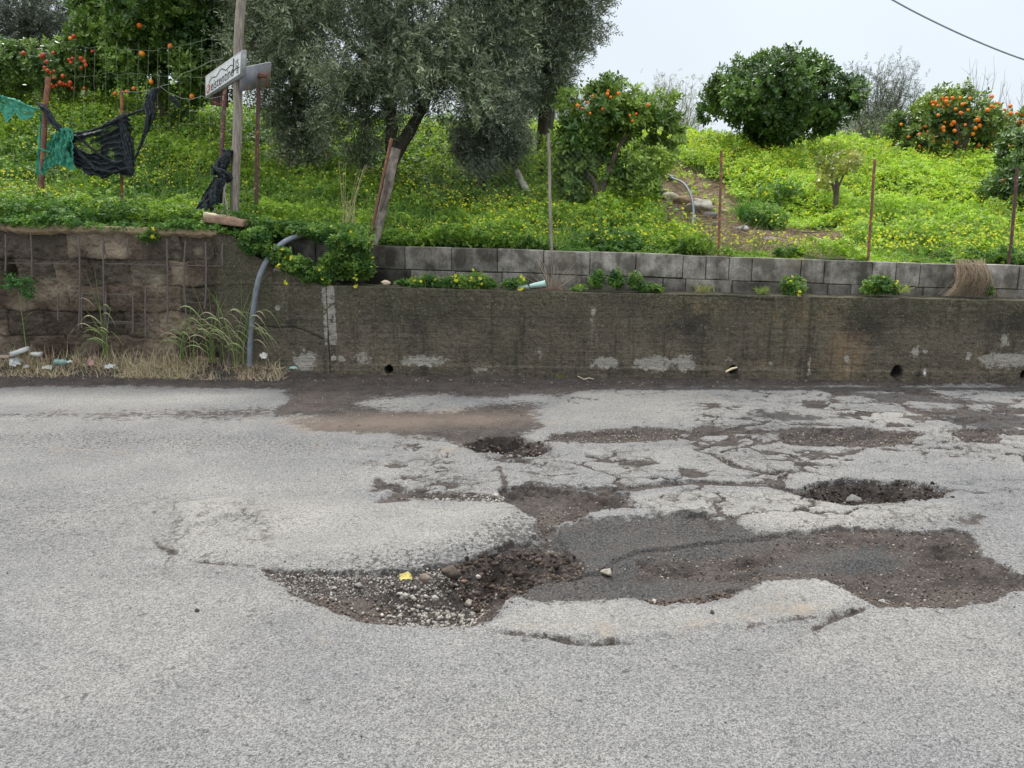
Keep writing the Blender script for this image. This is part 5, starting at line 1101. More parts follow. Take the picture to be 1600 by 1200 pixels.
# leaning concrete post with a rusty steel section
lp = empty("leaning_post", W(580, 385, .50), "leaning broken concrete post with a rusty steel bar along its left side", "fence post", PG)
acc = Acc(); A = W(584, 382, .52); B = W(619, 232, .52); m = 16; ts = np.linspace(0, 1, m); P_ = A + np.outer(ts, B - A); P_ += rng.normal(size=(m, 3)) * .003
acc.tube(P_, np.interp(ts, [0, 1], [.056, .048]) * (1 + .10 * fbm(ts * 9, ts * 0, 1, 2, 5)), 4, rough=.06); o = acc.build("concrete_shaft", m_plain("aged_concrete", (.25, .215, .18), .9, 0, .65, 9, .2, bump=.8, bd=.01), lp); local(o, lp)
acc = Acc(); A = W(576, 382, .46); B = W(612, 216, .44); P_ = A + np.outer(ts, B - A); acc.tube(P_, .017, 4, rough=.05); o = acc.build("steel_bar", m_rust("bare_rust", (.17, .085, .055), .35), lp); local(o, lp)
acc = Acc(); A = W(594, 330, .44); B = W(604, 270, .44); acc.tube([A, (A + B) / 2 + [.03, -.01, 0], B], [.012, .028, .01], 6, rough=.3); o = acc.build("bark_strip", M_bark2, lp); local(o, lp)
# fallen concrete post
h0, h1 = hill_hit(826, 318), hill_hit(806, 290); post("fallen_post", h0 + [0, -.1, .12], h1 + [0, 0, .22], .05, M_lightrock, "short stub of broken concrete post tilted in the grass", "fence post", n=6, sq=False)
# signs: white board and the back of a second board
sg = empty("road_sign", W(350, 345, .55), "pair of old tilted sign boards on rusty legs, one white and hand lettered", "sign")
def quad_board(name, px, th, mat, parent, back=1, col=(1, 1, 1)):
    Q = np.array([AY(u, v, y) for u, v, y in px]); nrm = unit(np.cross(Q[1] - Q[0], Q[3] - Q[0])); 
    if nrm[1] > 0: nrm = -nrm
    acc = Acc(); v = np.concatenate([Q, Q - nrm * th]); acc.addq(v, [[0, 1, 2, 3], [7, 6, 5, 4], [0, 4, 5, 1], [1, 5, 6, 2], [2, 6, 7, 3], [3, 7, 4, 0]], col); o = acc.build(name, mat, parent); local(o, parent); return Q, nrm
M_frame = m_plain("sign_frame_paint", (.26, .26, .255), .7, 0, .25, 20); M_white = m_plain("sign_white_paint", (.62, .62, .60), .6, 0, .14, 14)
Q, nn = quad_board("frame", [(321, 119, 8.75), (380, 77, 7.93), (379, 117, 7.93), (320, 155, 8.75)], .035, M_frame, sg)
ex, ez = Q[1] - Q[0], Q[3] - Q[0]; ins = lambda a, b, k: Q[0] + ex * a + ez * b + nn * k
acc = Acc(); acc.addq([ins(.035, .09, .003), ins(.955, .09, .003), ins(.955, .90, .003), ins(.035, .90, .003)], [[0, 1, 2, 3]]); o = acc.build("panel", M_white, sg); local(o, sg)
M_ink = m_plain("sign_black_paint", (.035, .035, .04), .6, 0, .2, 20); M_red = m_plain("sign_red_paint", (.42, .07, .04), .6, 0, .3, 60)
def text_on(body, x0, y0, sx, sy, name, mat, slant=0, k=.006):
    cu = bpy.data.curves.new(name, 'FONT'); cu.body = body; cu.size = 1; cu.resolution_u = 3; to = bpy.data.objects.new("t", cu); COL.objects.link(to); dg = bpy.context.evaluated_depsgraph_get(); me = bpy.data.meshes.new_from_object(to.evaluated_get(dg)); COL.objects.unlink(to); bpy.data.objects.remove(to)
    v = np.array([x.co[:] for x in me.vertices]); wdt = v[:, 0].max(); P_ = np.array([ins(x0 + x / wdt * sx, y0 - y * sy + slant * x / wdt, k) for x, y, _ in v]); acc = Acc(); acc.add(P_, [list(p.vertices) for p in me.polygons]); o = acc.build(name, mat, sg); local(o, sg)
text_on("eistentino", .18, .84, .62, .62, "lettering", M_ink, -.04); text_on("IS", .83, .55, .08, .42, "lettering", M_ink); text_on("E", .86, .80, .06, .28, "lettering", M_ink)
def stroke(pts, w_, mat, name):
    acc = Acc()
    P_ = np.array(pts); t = np.gradient(P_, axis=0); t /= np.linalg.norm(t, axis=1)[:, None]; nrm2 = np.stack([-t[:, 1], t[:, 0]], -1); m = len(P_)
    a = [ins(x, y, .006) for x, y in P_ + nrm2 * w_ * [.45, 1]]; b_ = [ins(x, y, .006) for x, y in P_ - nrm2 * w_ * [.45, 1]]; acc.addq(a + b_, [[j, j + 1, m + j + 1, m + j] for j in range(m - 1)]); o = acc.build(name, mat, sg); local(o, sg)
x_ = np.linspace(.12, .76, 22); stroke([(x, .42 - .16 * math.sin((x - .12) / .64 * 3.1) + .07 * math.sin(x * 24)) for x in x_], .018, M_ink, "flourish"); stroke([(.78, .12), (.785, .3), (.78, .5), (.775, .62)], .03, M_ink, "flourish"); stroke([(x, .66 - .7 * (x - .74) * (1 if x < .85 else -.6) - (0 if x < .85 else .12)) for x in np.linspace(.74, .93, 12)], .026, M_ink, "flourish")
acc = Acc(); m = 20; acc.add([ins(.105 + .055 * math.cos(a) * 1.0, .66 + .20 * math.sin(a), .005) for a in np.linspace(0, 2 * math.pi, m, endpoint=False)], [list(range(m))]); o = acc.build("red_disc", M_red, sg); local(o, sg)
for a in range(6):
    c_, s_ = math.cos(a * 1.047), math.sin(a * 1.047); acc = Acc(); p0 = ins(.105, .66, .008); p1 = ins(.105 + .045 * c_, .66 + .16 * s_, .008); sdv = (ins(.105 - .006 * s_, .66 + .02 * c_, .008) - p0); acc.addq([p0 - sdv, p1 - sdv, p1 + sdv, p0 + sdv], [[0, 1, 2, 3]]); o = acc.build("disc_ray", M_white, sg); local(o, sg)
M_back = m_rust("grey_sign_back", (.20, .20, .215), .12)
s_ = N("rusty_sign_back"); sep_ = s_.n("ShaderNodeSeparateXYZ"); s_.put(sep_.inputs[0], s_.n("ShaderNodeTexCoord").outputs['Generated'])
rfac = s_.mp(s_.ma('ADD', s_.ma('SUBTRACT', sep_.outputs[0], sep_.outputs[2]), s_.mp(s_.noise(14, 5, .7), .3, .7, -.35, .35)), .15, .5)
M_back = s_.fin(s_.mix(rfac, s_.mix(s_.mp(s_.noise(6, 4), .3, .7), (.13, .135, .155), (.235, .235, .25)), s_.mix(s_.mp(s_.noise(30, 4), .3, .7), (.22, .09, .04), (.42, .26, .17))), .5, metal=.1)
Q2, n2 = quad_board("back_board", [(379, 106, 8.06), (424, 97, 8.55), (421, 135, 8.55), (378, 143, 8.06)], .03, M_back, sg)
acc = Acc(); c = Q2[0] + (Q2[1] - Q2[0]) * .60 + (Q2[3] - Q2[0]) * .45 + n2 * .02; acc.box(c, (.045, .02, .018), jit=.003); acc.box(c - [0, 0, .02], (.045, .035, .004)); o = acc.build("bracket", M_rust, sg); local(o, sg)
LPp = [AY(332, 150, 8.6), AY(357, 134, 8.6), AY(357, 168, 8.6), AY(330, 164, 8.6)]; acc = Acc(); acc.addq([p + [0, -.02, 0] for p in LPp], [[0, 1, 2, 3]]); acc.addq(LPp, [[3, 2, 1, 0]]); _ = Acc(); _.addq([Q[3] + [.4, .16, -.02], Q[3] + [.62, .2, .1], Q[3] + [.62, .22, -.25], Q[3] + [.15, .18, -.25]], [[0, 1, 2, 3]]); _.addq([Q[3] + [.4, .18, -.02], Q[3] + [.62, .22, .1], Q[3] + [.62, .24, -.25], Q[3] + [.15, .20, -.25]], [[3, 2, 1, 0]]); o = acc.build("lower_plate", m_rust("dark_rust_plate", (.05, .022, .018), .3), sg); local(o, sg)
for (a, b, r) in ((W(340, 352, .52), AY(352, 130, 8.42), .022), (W(399, 325, 1.0), AY(405, 112, 8.62), .022)):
    acc = Acc(); acc.tube([a - [0, 0, .1], (a + b) / 2, b], r, 8, rough=.04); o = acc.build("leg", M_rust2, sg, smooth=True); local(o, sg)
for (a, b) in ((W(346, 345, .45), W(352, 285, .50)), (W(356, 345, .45), W(349, 285, .5))):
    post("stake", a, b, .012, M_wood, "short grey stake under the knotted black net" + (" leaning right" if a[0] < W(350, 345, .45)[0] else " leaning left"), "stake", sq=True)

# welded wire fence on the left
Yf = 8.55
def wires(lines, r, name, parent, mat):
    acc = Acc()
    for l in lines: acc.tube(l, r, 3, cap=False)
    o = acc.build(name, mat, parent); local(o, parent); return o
M_wire = m_plain("galvanised_wire", (.27, .31, .23), .5, .3, .2, 40)
wf = empty("wire_fence", AY(240, 300, Yf), "sagging welded wire fence of tall open cells at the left", "fence")
ln = []
for k, u in enumerate(np.arange(117, 362, 16.4)):
    top = 72 - 16 * sstep(250, 345, np.array(u)) + 4 * rng.normal(); bot = 285 + 8 * rng.normal()
    vs_ = np.linspace(top, bot, 12); ln.append([AY(u + 1.6 * math.sin(v / 41 + k) + .5 * rng.normal() + (v - 70) * -.012, v, Yf + .05 * math.sin(k + v / 60)) for v in vs_])
wires(ln, .0012, "vertical_wires", wf, M_wire)
ln = []
for v in (76, 118, 196): ln.append([AY(u, v + 3 * math.sin(u / 33 + v) + 1.2 * rng.normal() + (0 if v > 100 else -10 * sstep(220, 340, np.array(float(u)))), Yf + .05 * math.sin(u / 16.4)) for u in np.arange(116, 358, 8)])
wires(ln, .0009, "horizontal_wires", wf, M_wire)
wires([[AY(u, v, Yf - .05) for u, v in ((190, 143), (215, 144), (240, 140), (250, 135), (262, 144), (285, 154), (300, 155), (315, 150), (330, 154), (352, 149))], [AY(u, v, Yf - .05) for u, v in ((250, 135), (270, 130), (285, 115), (305, 108), (330, 95), (350, 92))], [AY(u, v, Yf - .05) for u, v in ((248, 134), (249, 120), (246, 112), (250, 110), (252, 114))]], .0022, "tension_wire", wf, M_wire)
# chain link
cf = empty("chain_link_fence", AY(800, 300, 9.6), "loose chain link fence sagging behind the brown post", "fence"); ln = []
def clz(u): return 238 + 26 * math.sin((u - 600) / 95) * .5, 312
step = 9.0
for s_ in (1, -1):
    for c0 in np.arange(540, 1060, step):
        L_ = []
        for v in np.arange(225, 322, 4.5):
            u = c0 + s_ * (v - 270) * .9; 
            if 655 < u < 950 and v > 236 + 22 * sstep(800, 660, np.array(u)) + 6 * math.sin(u / 29) and v < 318: L_.append(AY(u + 1.2 * math.sin(v / 4.5 * math.pi), v + 3 * math.sin(u / 40), 9.6 + .06 * math.sin(u / 30)))
        if len(L_) > 2: ln.append(L_)
wires(ln, .0014, "mesh", cf, m_plain("old_galvanised_wire", (.15, .17, .13), .6, .3, .2, 40))

# netting: folded sheets between traced edges
def net(name, top, bot, Y, mat, label, cat="netting", nu=70, nv=30, fold=.035, nf=14, th=.004, seed=0, droop=0, edge=.03, axis=0, hole=0):
    T_ = np.array([AY(u, v, Y if len(p_) < 3 else p_[2]) for p_ in top for u, v in [p_[:2]]]); B_ = np.array([AY(u, v, Y if len(p_) < 3 else p_[2]) for p_ in bot for u, v in [p_[:2]]])
    def rs_(P_, n): s = np.concatenate([[0], np.cumsum(np.linalg.norm(np.diff(P_, axis=0), axis=1))]); s /= s[-1]; t = np.linspace(0, 1, n); return np.stack([np.interp(t, s, P_[:, k]) for k in range(3)], -1)
    T_, B_ = rs_(T_, nu), rs_(B_, nu); tv = np.linspace(0, 1, nv); P_ = T_[None] * (1 - tv)[:, None, None] + B_[None] * tv[:, None, None]
    U_, V_ = np.meshgrid(np.linspace(0, 1, nu), tv); ph = fbm(U_ * 3, V_ * 2, 1.2, 3, seed) * 4
    FA = V_ if axis else U_; P_[..., 1] += np.sin(FA * nf * 6.28 + ph) * fold * (.5 + .8 * np.abs(fbm(U_, V_, 4, 2, seed + 3))) + fbm(U_, V_, 9, 3, seed + 5) * fold * .8
    P_[..., 2] += fbm(U_ * 2, V_ * .5, 6, 3, seed + 7) * edge * (V_ > .001); P_[..., 0] += fbm(U_, V_ * 2, 6, 3, seed + 8) * edge * .7
    dn = np.clip(.5 + .9 * fbm(U_ * 2.5, V_ * 1.4, 2.2, 3, seed + 12) + .35 * np.abs(np.cos(FA * nf * 6.28 + ph)) - .25 - hole * .55 * np.exp(-((U_ - .45) ** 2 / .05 + (V_ - .42) ** 2 / .05)), 0, 1); dn = np.clip(dn + .22 + .3 * sstep(.5, .95, V_), 0, 1); dn = np.maximum(dn, sstep(.12, .0, V_)); dn = np.where((V_ > .97) | (U_ < .01) | (U_ > .99), dn * .6, dn)
    acc = Acc(); ix = np.arange(nu * nv).reshape(nv, nu); acc.addq(P_.reshape(-1, 3), np.stack([ix[:-1, :-1], ix[:-1, 1:], ix[1:, 1:], ix[1:, :-1]], -1).reshape(-1, 4), np.repeat(dn.reshape(-1, 1), 3, 1))
    return acc
def rope(acc, pts, Y, r, seed, strands=5):
    P0 = np.array([AY(u, v, Y) for u, v in pts]); s = np.concatenate([[0], np.cumsum(np.linalg.norm(np.diff(P0, axis=0), axis=1))]); n = 40; t = np.linspace(0, s[-1], n); C_ = np.stack([np.interp(t, s, P0[:, k]) for k in range(3)], -1); rr = np.interp(t, s, r)
    strands = int(strands * 2.4)
    for k in range(strands):
        a = k * 2.4 + t * (3 + rng.random() * 4); w_ = .35 + .75 * rng.random(); q_ = C_ + np.stack([np.cos(a) * rr * w_, np.sin(a) * rr * w_, np.sin(a * 1.3) * rr * .3], -1) + rng.normal(size=(n, 3)) * .004; acc.tube(q_, rr * .30 * (1 + .5 * fbm(t * 6, t * 0 + k, 1, 2, seed)), 6, (1, 1, 1))
M_bnet = m_net("black_shade_net", (.008, .012, .015), (.045, .055, .06), .9); M_gnet = m_net("green_shade_net", (.03, .17, .11), (.09, .40, .27), .6)
acc = net('n', [(84, 196), (97, 206), (118, 209), (150, 204), (178, 190), (196, 181), (203, 186)], [(100, 226), (112, 250), (130, 268), (160, 279), (184, 268), (203, 280), (211, 274)], 8.42, M_bnet, '', nu=130, nv=60, nf=9, fold=.035, seed=11, axis=1, hole=1)
rope(acc, [(60, 162), (72, 172), (82, 190), (95, 204), (118, 208), (150, 203), (178, 190), (196, 180)], 8.38, [.03, .035, .035, .02, .012, .015, .03, .03], 1); rope(acc, [(194, 182), (210, 176), (228, 170), (236, 150), (243, 138)], 8.40, [.025, .012, .015, .04, .02], 2)
rope(acc, [(243, 138), (234, 160), (236, 180), (228, 205), (218, 230), (210, 252)], 8.40, [.03, .05, .05, .022, .012, .008], 3); rope(acc, [(190, 190), (198, 220), (203, 250), (207, 272)], 8.40, [.04, .05, .04, .02], 4); rope(acc, [(100, 210), (125, 240), (150, 265), (180, 270), (200, 262)], 8.39, [.01, .018, .018, .02, .02], 9); rope(acc, [(118, 212), (150, 238), (180, 256), (200, 248)], 8.39, [.008, .012, .012, .01], 10)
rope(acc, [(268, 150), (275, 160), (280, 168)], 8.40, [.01, .025, .01], 5)
o = acc.build("shade_net", M_bnet, smooth=True, origin=AY(190, 280, 8.4)); tag(o, "torn black shade net hanging in folds between the rusty posts", "netting")
acc = net("n", [(76, 222), (88, 206), (100, 200), (114, 203)], [(64, 275), (80, 262), (92, 255), (102, 262), (116, 264)], 8.36, M_gnet, "", nu=60, nv=34, nf=7, fold=.03, seed=21); rope(acc, [(104, 200), (108, 215), (100, 235), (98, 255)], 8.33, [.02, .022, .012, .008], 6); rope(acc, [(61, 232), (68, 235), (78, 238)], 8.33, [.012, .014, .012], 7)
a2 = net("n", [(62, 178), (68, 178)], [(58, 278), (70, 276)], 8.5, M_gnet, "", nu=14, nv=30, nf=2, fold=.02, seed=24)
acc.v += a2.v; acc.c += a2.c; acc.l += [l + acc.k for l in a2.l]; acc.n += a2.n; acc.m += a2.m; acc.k += a2.k
o = acc.build("shade_net", M_gnet, smooth=True, origin=AY(90, 270, 8.36)); tag(o, "bright green net bunched and knotted around the thick leaning post", "netting")
acc = net("n", [(-60, 140), (0, 150), (20, 156), (40, 164), (58, 170)], [(-60, 190), (2, 172), (10, 188), (24, 172), (34, 186), (52, 178)], 8.45, M_gnet, "", nu=70, nv=20, nf=6, fold=.02, seed=31, edge=.05); rope(acc, [(-60, 140), (0, 150), (20, 156), (40, 164), (62, 171)], 8.44, [.01, .012, .01, .01, .012], 8, 3)
o = acc.build("shade_net", M_gnet, smooth=True, origin=AY(20, 180, 8.45)); tag(o, "ragged green net strip stretched off the left edge of the photo", "netting")
acc = Acc(); rope(acc, [(348, 234), (358, 236), (352, 246), (346, 258), (340, 270)], 8.14, [.02, .035, .05, .06, .05], 12, 7); rope(acc, [(338, 262), (346, 268), (354, 276), (347, 284), (340, 280)], 8.12, [.035, .05, .055, .04, .02], 13, 6)
rope(acc, [(344, 280), (338, 300), (328, 325), (318, 350)], 8.08, [.045, .06, .08, .05], 14, 9); rope(acc, [(342, 282), (330, 312), (312, 335), (304, 345)], 8.06, [.03, .04, .06, .03], 15, 7)
a2 = net("n", [(334, 275), (352, 280)], [(299, 338), (330, 356)], 8.05, M_bnet, "", nu=40, nv=30, nf=5, fold=.03, seed=41); acc.v += a2.v; acc.c += a2.c; acc.l += [l + acc.k for l in a2.l]; acc.n += a2.n; acc.m += a2.m; acc.k += a2.k
o = acc.build("shade_net", M_bnet, smooth=True, origin=AY(330, 350, 8.06)); tag(o, "knotted bundle of black net hanging from the sign leg down to the wall", "netting")

# hoses and cable
def smooth_path(P0, n=60):
    P0 = np.asarray(P0, float); m = len(P0); out = []
    for i in range(m - 1):
        p0, p1, p2, p3 = P0[max(i - 1, 0)], P0[i], P0[i + 1], P0[min(i + 2, m - 1)]
        for t in np.linspace(0, 1, n // (m - 1), endpoint=False): out.append(.5 * ((2 * p1) + (-p0 + p2) * t + (2 * p0 - 5 * p1 + 4 * p2 - p3) * t * t + (-p0 + 3 * p1 - 3 * p2 + p3) * t ** 3))
    out.append(P0[-1]); return np.array(out)
acc = Acc(); P_ = smooth_path([W(390, 572, -.12), W(391, 535, -.12), W(395, 490, -.11), W(402, 445, -.09), W(414, 412, -.05), W(434, 386, .05), (W(456, 372, .2)), W(482, 366, .4), W(510, 368, .6)]); acc.tube(P_, .0265, 14)
o = acc.build("hose", M_hose, smooth=True, origin=P_[0]); tag(o, "thick grey plastic hose arching up from the ground over the wall", "hose")
acc = Acc(); P_ = smooth_path([hill_hit(1035, 275) + [0, 0, .03], hill_hit(1052, 290) + [0, 0, .10], hill_hit(1068, 305) + [0, 0, .16], hill_hit(1079, 325) + [0, 0, .16], hill_hit(1083, 345) + [0, 0, .10], hill_hit(1080, 362) + [0, 0, .0]]); acc.tube(P_, .016, 10)
o = acc.build("hose", M_hose, smooth=True, origin=P_[0]); tag(o, "thinner grey hose curving over rubble on the bare soil of the slope", "hose")
acc = Acc(); P_ = smooth_path([AY(1150, -160, 9), AY(1290, -62, 9), AY(1395, 0, 9), AY(1460, 34, 9), AY(1530, 66, 9), AY(1600, 93, 9), AY(1700, 124, 9), AY(1900, 170, 9.2)]); acc.tube(P_, .0085, 8)
o = acc.build("overhead_cable", m_plain("grey_cable", (.24, .26, .29), .6, 0, .1, 10), smooth=True, origin=P_[0]); tag(o, "grey overhead cable crossing the sky at the upper right", "cable")

# ================================================================== STONES, RUBBLE, LITTER
import mathutils
def rock_mesh(sub, seed, rg=.28):
    bm = bmesh.new(); bmesh.ops.create_icosphere(bm, subdivisions=sub, radius=1); v = np.array([x.co[:] for x in bm.verts]); f = [[x.index for x in p.verts] for p in bm.faces]; bm.free()
    v *= (1 + rg * 1.6 * fbm(v[:, 0] + seed * 7, v[:, 1], 1.1, 3, seed, z=v[:, 2]))[:, None]; r2 = np.random.default_rng(seed)
    for _ in range(5):
        n_ = unit(r2.normal(size=3)); d = v @ n_; m_ = d > .62; v[m_] -= np.outer(d[m_] - .62, n_) * .85
    return v * [1, .85, .68], np.array(f)
RK = [rock_mesh(1, s) for s in range(6)]; RB_ = [rock_mesh(3, s + 20) for s in range(6)]
def stone(name, p, r, label, cat="stone", group=None, mat=None, col=(1, 1, 1), k=0, sq=(1, 1, 1)):
    acc = Acc(); v, f = RB_[k % 6]; v = v * r * np.array(sq) ; v = v + fbm(v[:, 0], v[:, 1], 3 / r, 3, k, z=v[:, 2])[:, None] * r * .08; acc.addq(v + np.asarray(p), f, col); o = acc.build(name, mat or M_stone, smooth=False, origin=p); return tag(o, label, cat, group)
SG = "larger stones lying in the potholes"
for i, (u, v, rp, c, lab) in enumerate(((948, 897, 12, (1.15, 1.1, .95), "pale lone stone resting on the dark asphalt patch right of the big pothole"), (665, 906, 12, (.62, .52, .45), "rounded brown stone touching the yellow leaf in the big pothole"), (704, 898, 20, (.30, .25, .22), "largest brown lump in the big pothole right of the rounded stone"),
        (681, 936, 7, (1.1, 1.08, 1.05), "white pebble among the gravel of the big pothole, nearest the yellow leaf"), (697, 948, 9, (1.0, .88, .7), "flat tan stone at the front of the white gravel"), (732, 945, 10, (.85, .8, .74), "greyish pink stone right of the flat tan stone"), (652, 956, 6, (1.1, 1.1, 1.1), "white pebble near the front rim of the big pothole"),
        (634, 931, 6, (1.2, 1.2, 1.2), "bright white pebble just below the yellow leaf"), (724, 909, 5, (.85, .45, .3), "small reddish pebble behind the greyish pink stone"), (748, 902, 5, (1.25, 1.25, 1.2), "small white pebble on the dark soil at the right of the big pothole"), (1333, 785, 14, (.55, .55, .57), "grey lump of asphalt inside the dark right pothole"),
        (1022, 941, 6, (1.2, 1.15, 1.1), "white pebble at the left end of the small gravel hollow"), (1378, 941, 6, (1.1, 1.1, 1.1), "white pebble at the front rim of the right depression"), (308, 955, 5, (.16, .16, .17), "small black pebble alone on the near asphalt at the left"), (560, 916, 8, (.8, .8, .82), "light grey stone on the left floor of the big pothole"), (600, 970, 4, (1, 1, 1), "tiny white pebble on the left front rim of the big pothole"),
        (774, 775, 6, (1.2, 1.15, 1.1), "white pebble behind the tip of the raised asphalt tongue"), (1113, 958, 5, (.18, .18, .19), "small dark pebble on the raised pale asphalt in front"))):
    p = GR(u, v); r = .82 * rp / F * np.linalg.norm(p - [0, 0, CZ]); p[2] += r * .3; stone("stone", p, r, lab, group=SG, col=tuple(.76 * q_ for q_ in c), k=i)
acc = Acc(); b = hill_hit(1290, 392)
for (u0, v0, u1, v1) in ((1262, 372, 1305, 405), (1275, 378, 1262, 400), (1240, 368, 1300, 372), (1150, 372, 1175, 350)):
    a_0, a_1 = hill_hit(u0, v0) + [0, 0, .05], hill_hit(u1, v1) + [0, 0, .08]; acc.tube([a_0, (a_0 + a_1) / 2 + rng.normal(size=3) * .03, a_1], [.009, .008, .003], 5, (.16, .12, .09))
o = acc.build("fallen_branch", M_straw, origin=b); tag(o, "dark fallen twigs across the foot of the bare soil", "branch")
# rubble on the slope
for i, (u, v, rp, c, lab) in enumerate(((1095, 330, 20, (1.0, 1.0, .95), "largest pale concrete chunk beside the thin grey hose"), (1110, 340, 11, (.35, .36, .38), "dark rock stuck under the largest pale chunk"), (1068, 318, 15, (.8, .62, .45), "rounded tan rock left of the thin grey hose"), (1048, 312, 12, (1.0, 1.0, .85), "pale flat slab at the left edge of the bare soil"),
        (1042, 282, 13, (.55, .55, .56), "grey rock at the upper end of the thin hose"), (1090, 318, 10, (.9, .85, .8), "small pale rock above the largest chunk"), (1160, 362, 11, (.75, .78, .85), "bluish grey stone lower down the bare soil"), (1205, 378, 10, (.7, .66, .62), "half buried stone near the foot of the bare soil"), (1131, 331, 5, (1.25, 1.25, 1.2), "small white stone right of the rusty post on the bare soil"), (1185, 360, 8, (.75, .62, .5), "small brown clod right of the bluish grey stone"), (1028, 300, 9, (.9, .88, .8), "pale stone above the flat slab at the upper left of the bare soil"), (1120, 352, 8, (.55, .5, .46), "dull brown stone below the dark rock on the bare soil"), (1240, 385, 9, (.8, .7, .58), "sandy clod on the lower right of the bare soil"), (1085, 345, 7, (.9, .9, .88), "small grey stone just left of the lower end of the thin hose"))):
    p = hill_hit(u, v); r = rp / F * p[1]; p[2] += r * .3; stone("rubble", p, r, lab, "rubble", "rubble on the bare soil", M_lightrock, c, i, (1.25, .8, .8))
p = W(604, 442, .10); stone("stone", p, .042, "small pale angular stone on the ledge below the leaning post", "stone", None, M_lightrock, (1.2, 1.05, .92), 3, (1.2, 1, .8))
p = hill_hit(1330, 407) if False else W(1330, 405, .6); stone("stone", p, .05, "small white stone on top of the block wall near the rusty post", "stone", None, M_lightrock, (1.4, 1.4, 1.35), 4, (1.3, 1, .5))
# reddish slab on the left wall
acc = Acc(); c = W(356, 349, .12); bm = bmesh.new(); bmesh.ops.create_cube(bm, size=2); bmesh.ops.bevel(bm, geom=bm.edges[:], offset=.04, segments=1, affect='EDGES'); bmesh.ops.subdivide_edges(bm, edges=bm.edges[:], cuts=3, use_grid_fill=True)
v = np.array([x.co[:] for x in bm.verts]); f = [[x.index for x in q_.verts] for q_ in bm.faces]; bm.free(); v = v * [.195, .12, .040]; v[:, 2] *= np.interp(v[:, 0], [-.2, .1, .2], [1.15, 1.0, .8]); v += fbm(v[:, 0], v[:, 1], 14, 3, 5, z=v[:, 2])[:, None] * .014
v = v @ np.array(Matrix.Rotation(math.radians(9), 3, 'Y')).T; topm = v[:, 2] > .042; cc = np.where(topm[:, None], [1.05, 1.0, .8], [.66, .46, .38]); acc.add(v + c + [0, 0, .03], f, cc)
o = acc.build("broken_slab", M_lightrock, origin=c); tag(o, "broken reddish slab lying on the wall top under the wooden pole", "rubble")

# ---- gravel and crumbs (uncountable)
acc = Acc()
def gravel(n, px, smin, smax, C0, C1, seed_=0, p_=2.5, lim=None, sink=.25):
    P_ = np.array(gp(px)); x = rng.uniform(P_[:, 0].min(), P_[:, 0].max(), n); y = rng.uniform(P_[:, 1].min(), P_[:, 1].max(), n); k = sdpoly(P_, x, y) + rng.normal(size=n) * .02 > 0
    if lim: k &= fbm(x, y, lim, 2, seed_ + 50) > 0
    x, y = x[k], y[k]; i = np.clip(np.searchsorted(gx, x) - 1, 0, nxr - 1); j = np.clip(np.searchsorted(gy, y) - 1, 0, nyr - 1); k = (soil[j, i] > .5) | (rng.random(len(x)) < .12) | (lim is None and sink > .3); x, y, i, j = x[k], y[k], i[k], j[k]; n = len(x); z = H[j, i]; s_ = smin + (smax - smin) * rng.random(n) ** p_; t = rng.random((n, 1)); C = np.array(C0) * (1 - t) + np.array(C1) * t
    M = frames(rng.normal(size=(n, 3)) * [1, 1, .4]) * s_[:, None, None]; T_ = np.stack([x, y, z + s_ * sink], -1); w6 = rng.integers(0, 6, n)
    for q_ in range(6): acc.scatter(RK[q_][0], RK[q_][1], M[w6 == q_], T_[w6 == q_], C[w6 == q_])
GW0, GW1 = (.40, .40, .41), (1.1, 1.08, 1.02); BR0, BR1 = (.09, .07, .06), (.42, .34, .30)
gravel(3600, [(402, 888), (520, 886), (640, 890), (740, 885), (700, 905), (560, 912), (450, 925), (420, 905)], .0025, .009, (.3, .3, .31), (.95, .94, .92)); gravel(800, [(610, 905), (680, 895), (760, 925), (740, 965), (680, 965), (620, 945)], .003, .015, (.3, .29, .28), GW1, p_=2)
gravel(4200, H6, .003, .010, BR0, BR1); gravel(1900, [(690, 885), (770, 852), (880, 858), (920, 884), (830, 908), (740, 915)], .003, .020, (.05, .04, .035), (.28, .22, .19), p_=3.5)
gravel(420, [(480, 890), (760, 870), (800, 930), (700, 970), (560, 960)], .004, .012, GW0, GW1); gravel(7500, D8, .002, .008, (.06, .05, .045), (.6, .5, .44)); gravel(300, D8, .004, .010, GW0, GW1)
gravel(1300, [(1005, 930), (1090, 922), (1150, 922), (1092, 944), (1020, 944)], .004, .012, (.1, .08, .07), (.45, .36, .32)); gravel(900, H4, .004, .02, (.03, .025, .022), (.2, .16, .14)); gravel(500, H4, .003, .009, (.3, .28, .26), (.9, .85, .8))
gravel(900, H1, .005, .02, (.05, .04, .04), (.5, .42, .38)); gravel(260, [(735, 700), (790, 706), (830, 714), (760, 712)], .006, .018, GW0, (1.1, 1.05, 1)); gravel(1400, [(850, 690), (862, 676), (960, 666), (1100, 668), (1062, 690)], .003, .010, (.15, .12, .1), (.9, .82, .75))
gravel(2200, [(600, 782), (690, 762), (790, 778), (990, 770), (992, 795), (870, 815), (880, 850), (850, 858), (838, 806), (780, 782)], .003, .010, BR0, (.75, .68, .62)); gravel(300, [(670, 770), (790, 770), (785, 783), (680, 782)], .004, .012, GW0, GW1)
gravel(5200, [(-100, 576), (500, 589), (1600, 601), (1750, 612), (1600, 606), (900, 612), (840, 650), (700, 690), (480, 670), (440, 612), (0, 604), (-100, 604)], .003, .009, BR0, (.95, .9, .85), p_=4); gravel(2200, [(1210, 685), (1250, 668), (1350, 667), (1560, 672), (1552, 692), (1432, 690), (1370, 700)], .003, .011, BR0, (.8, .72, .65))
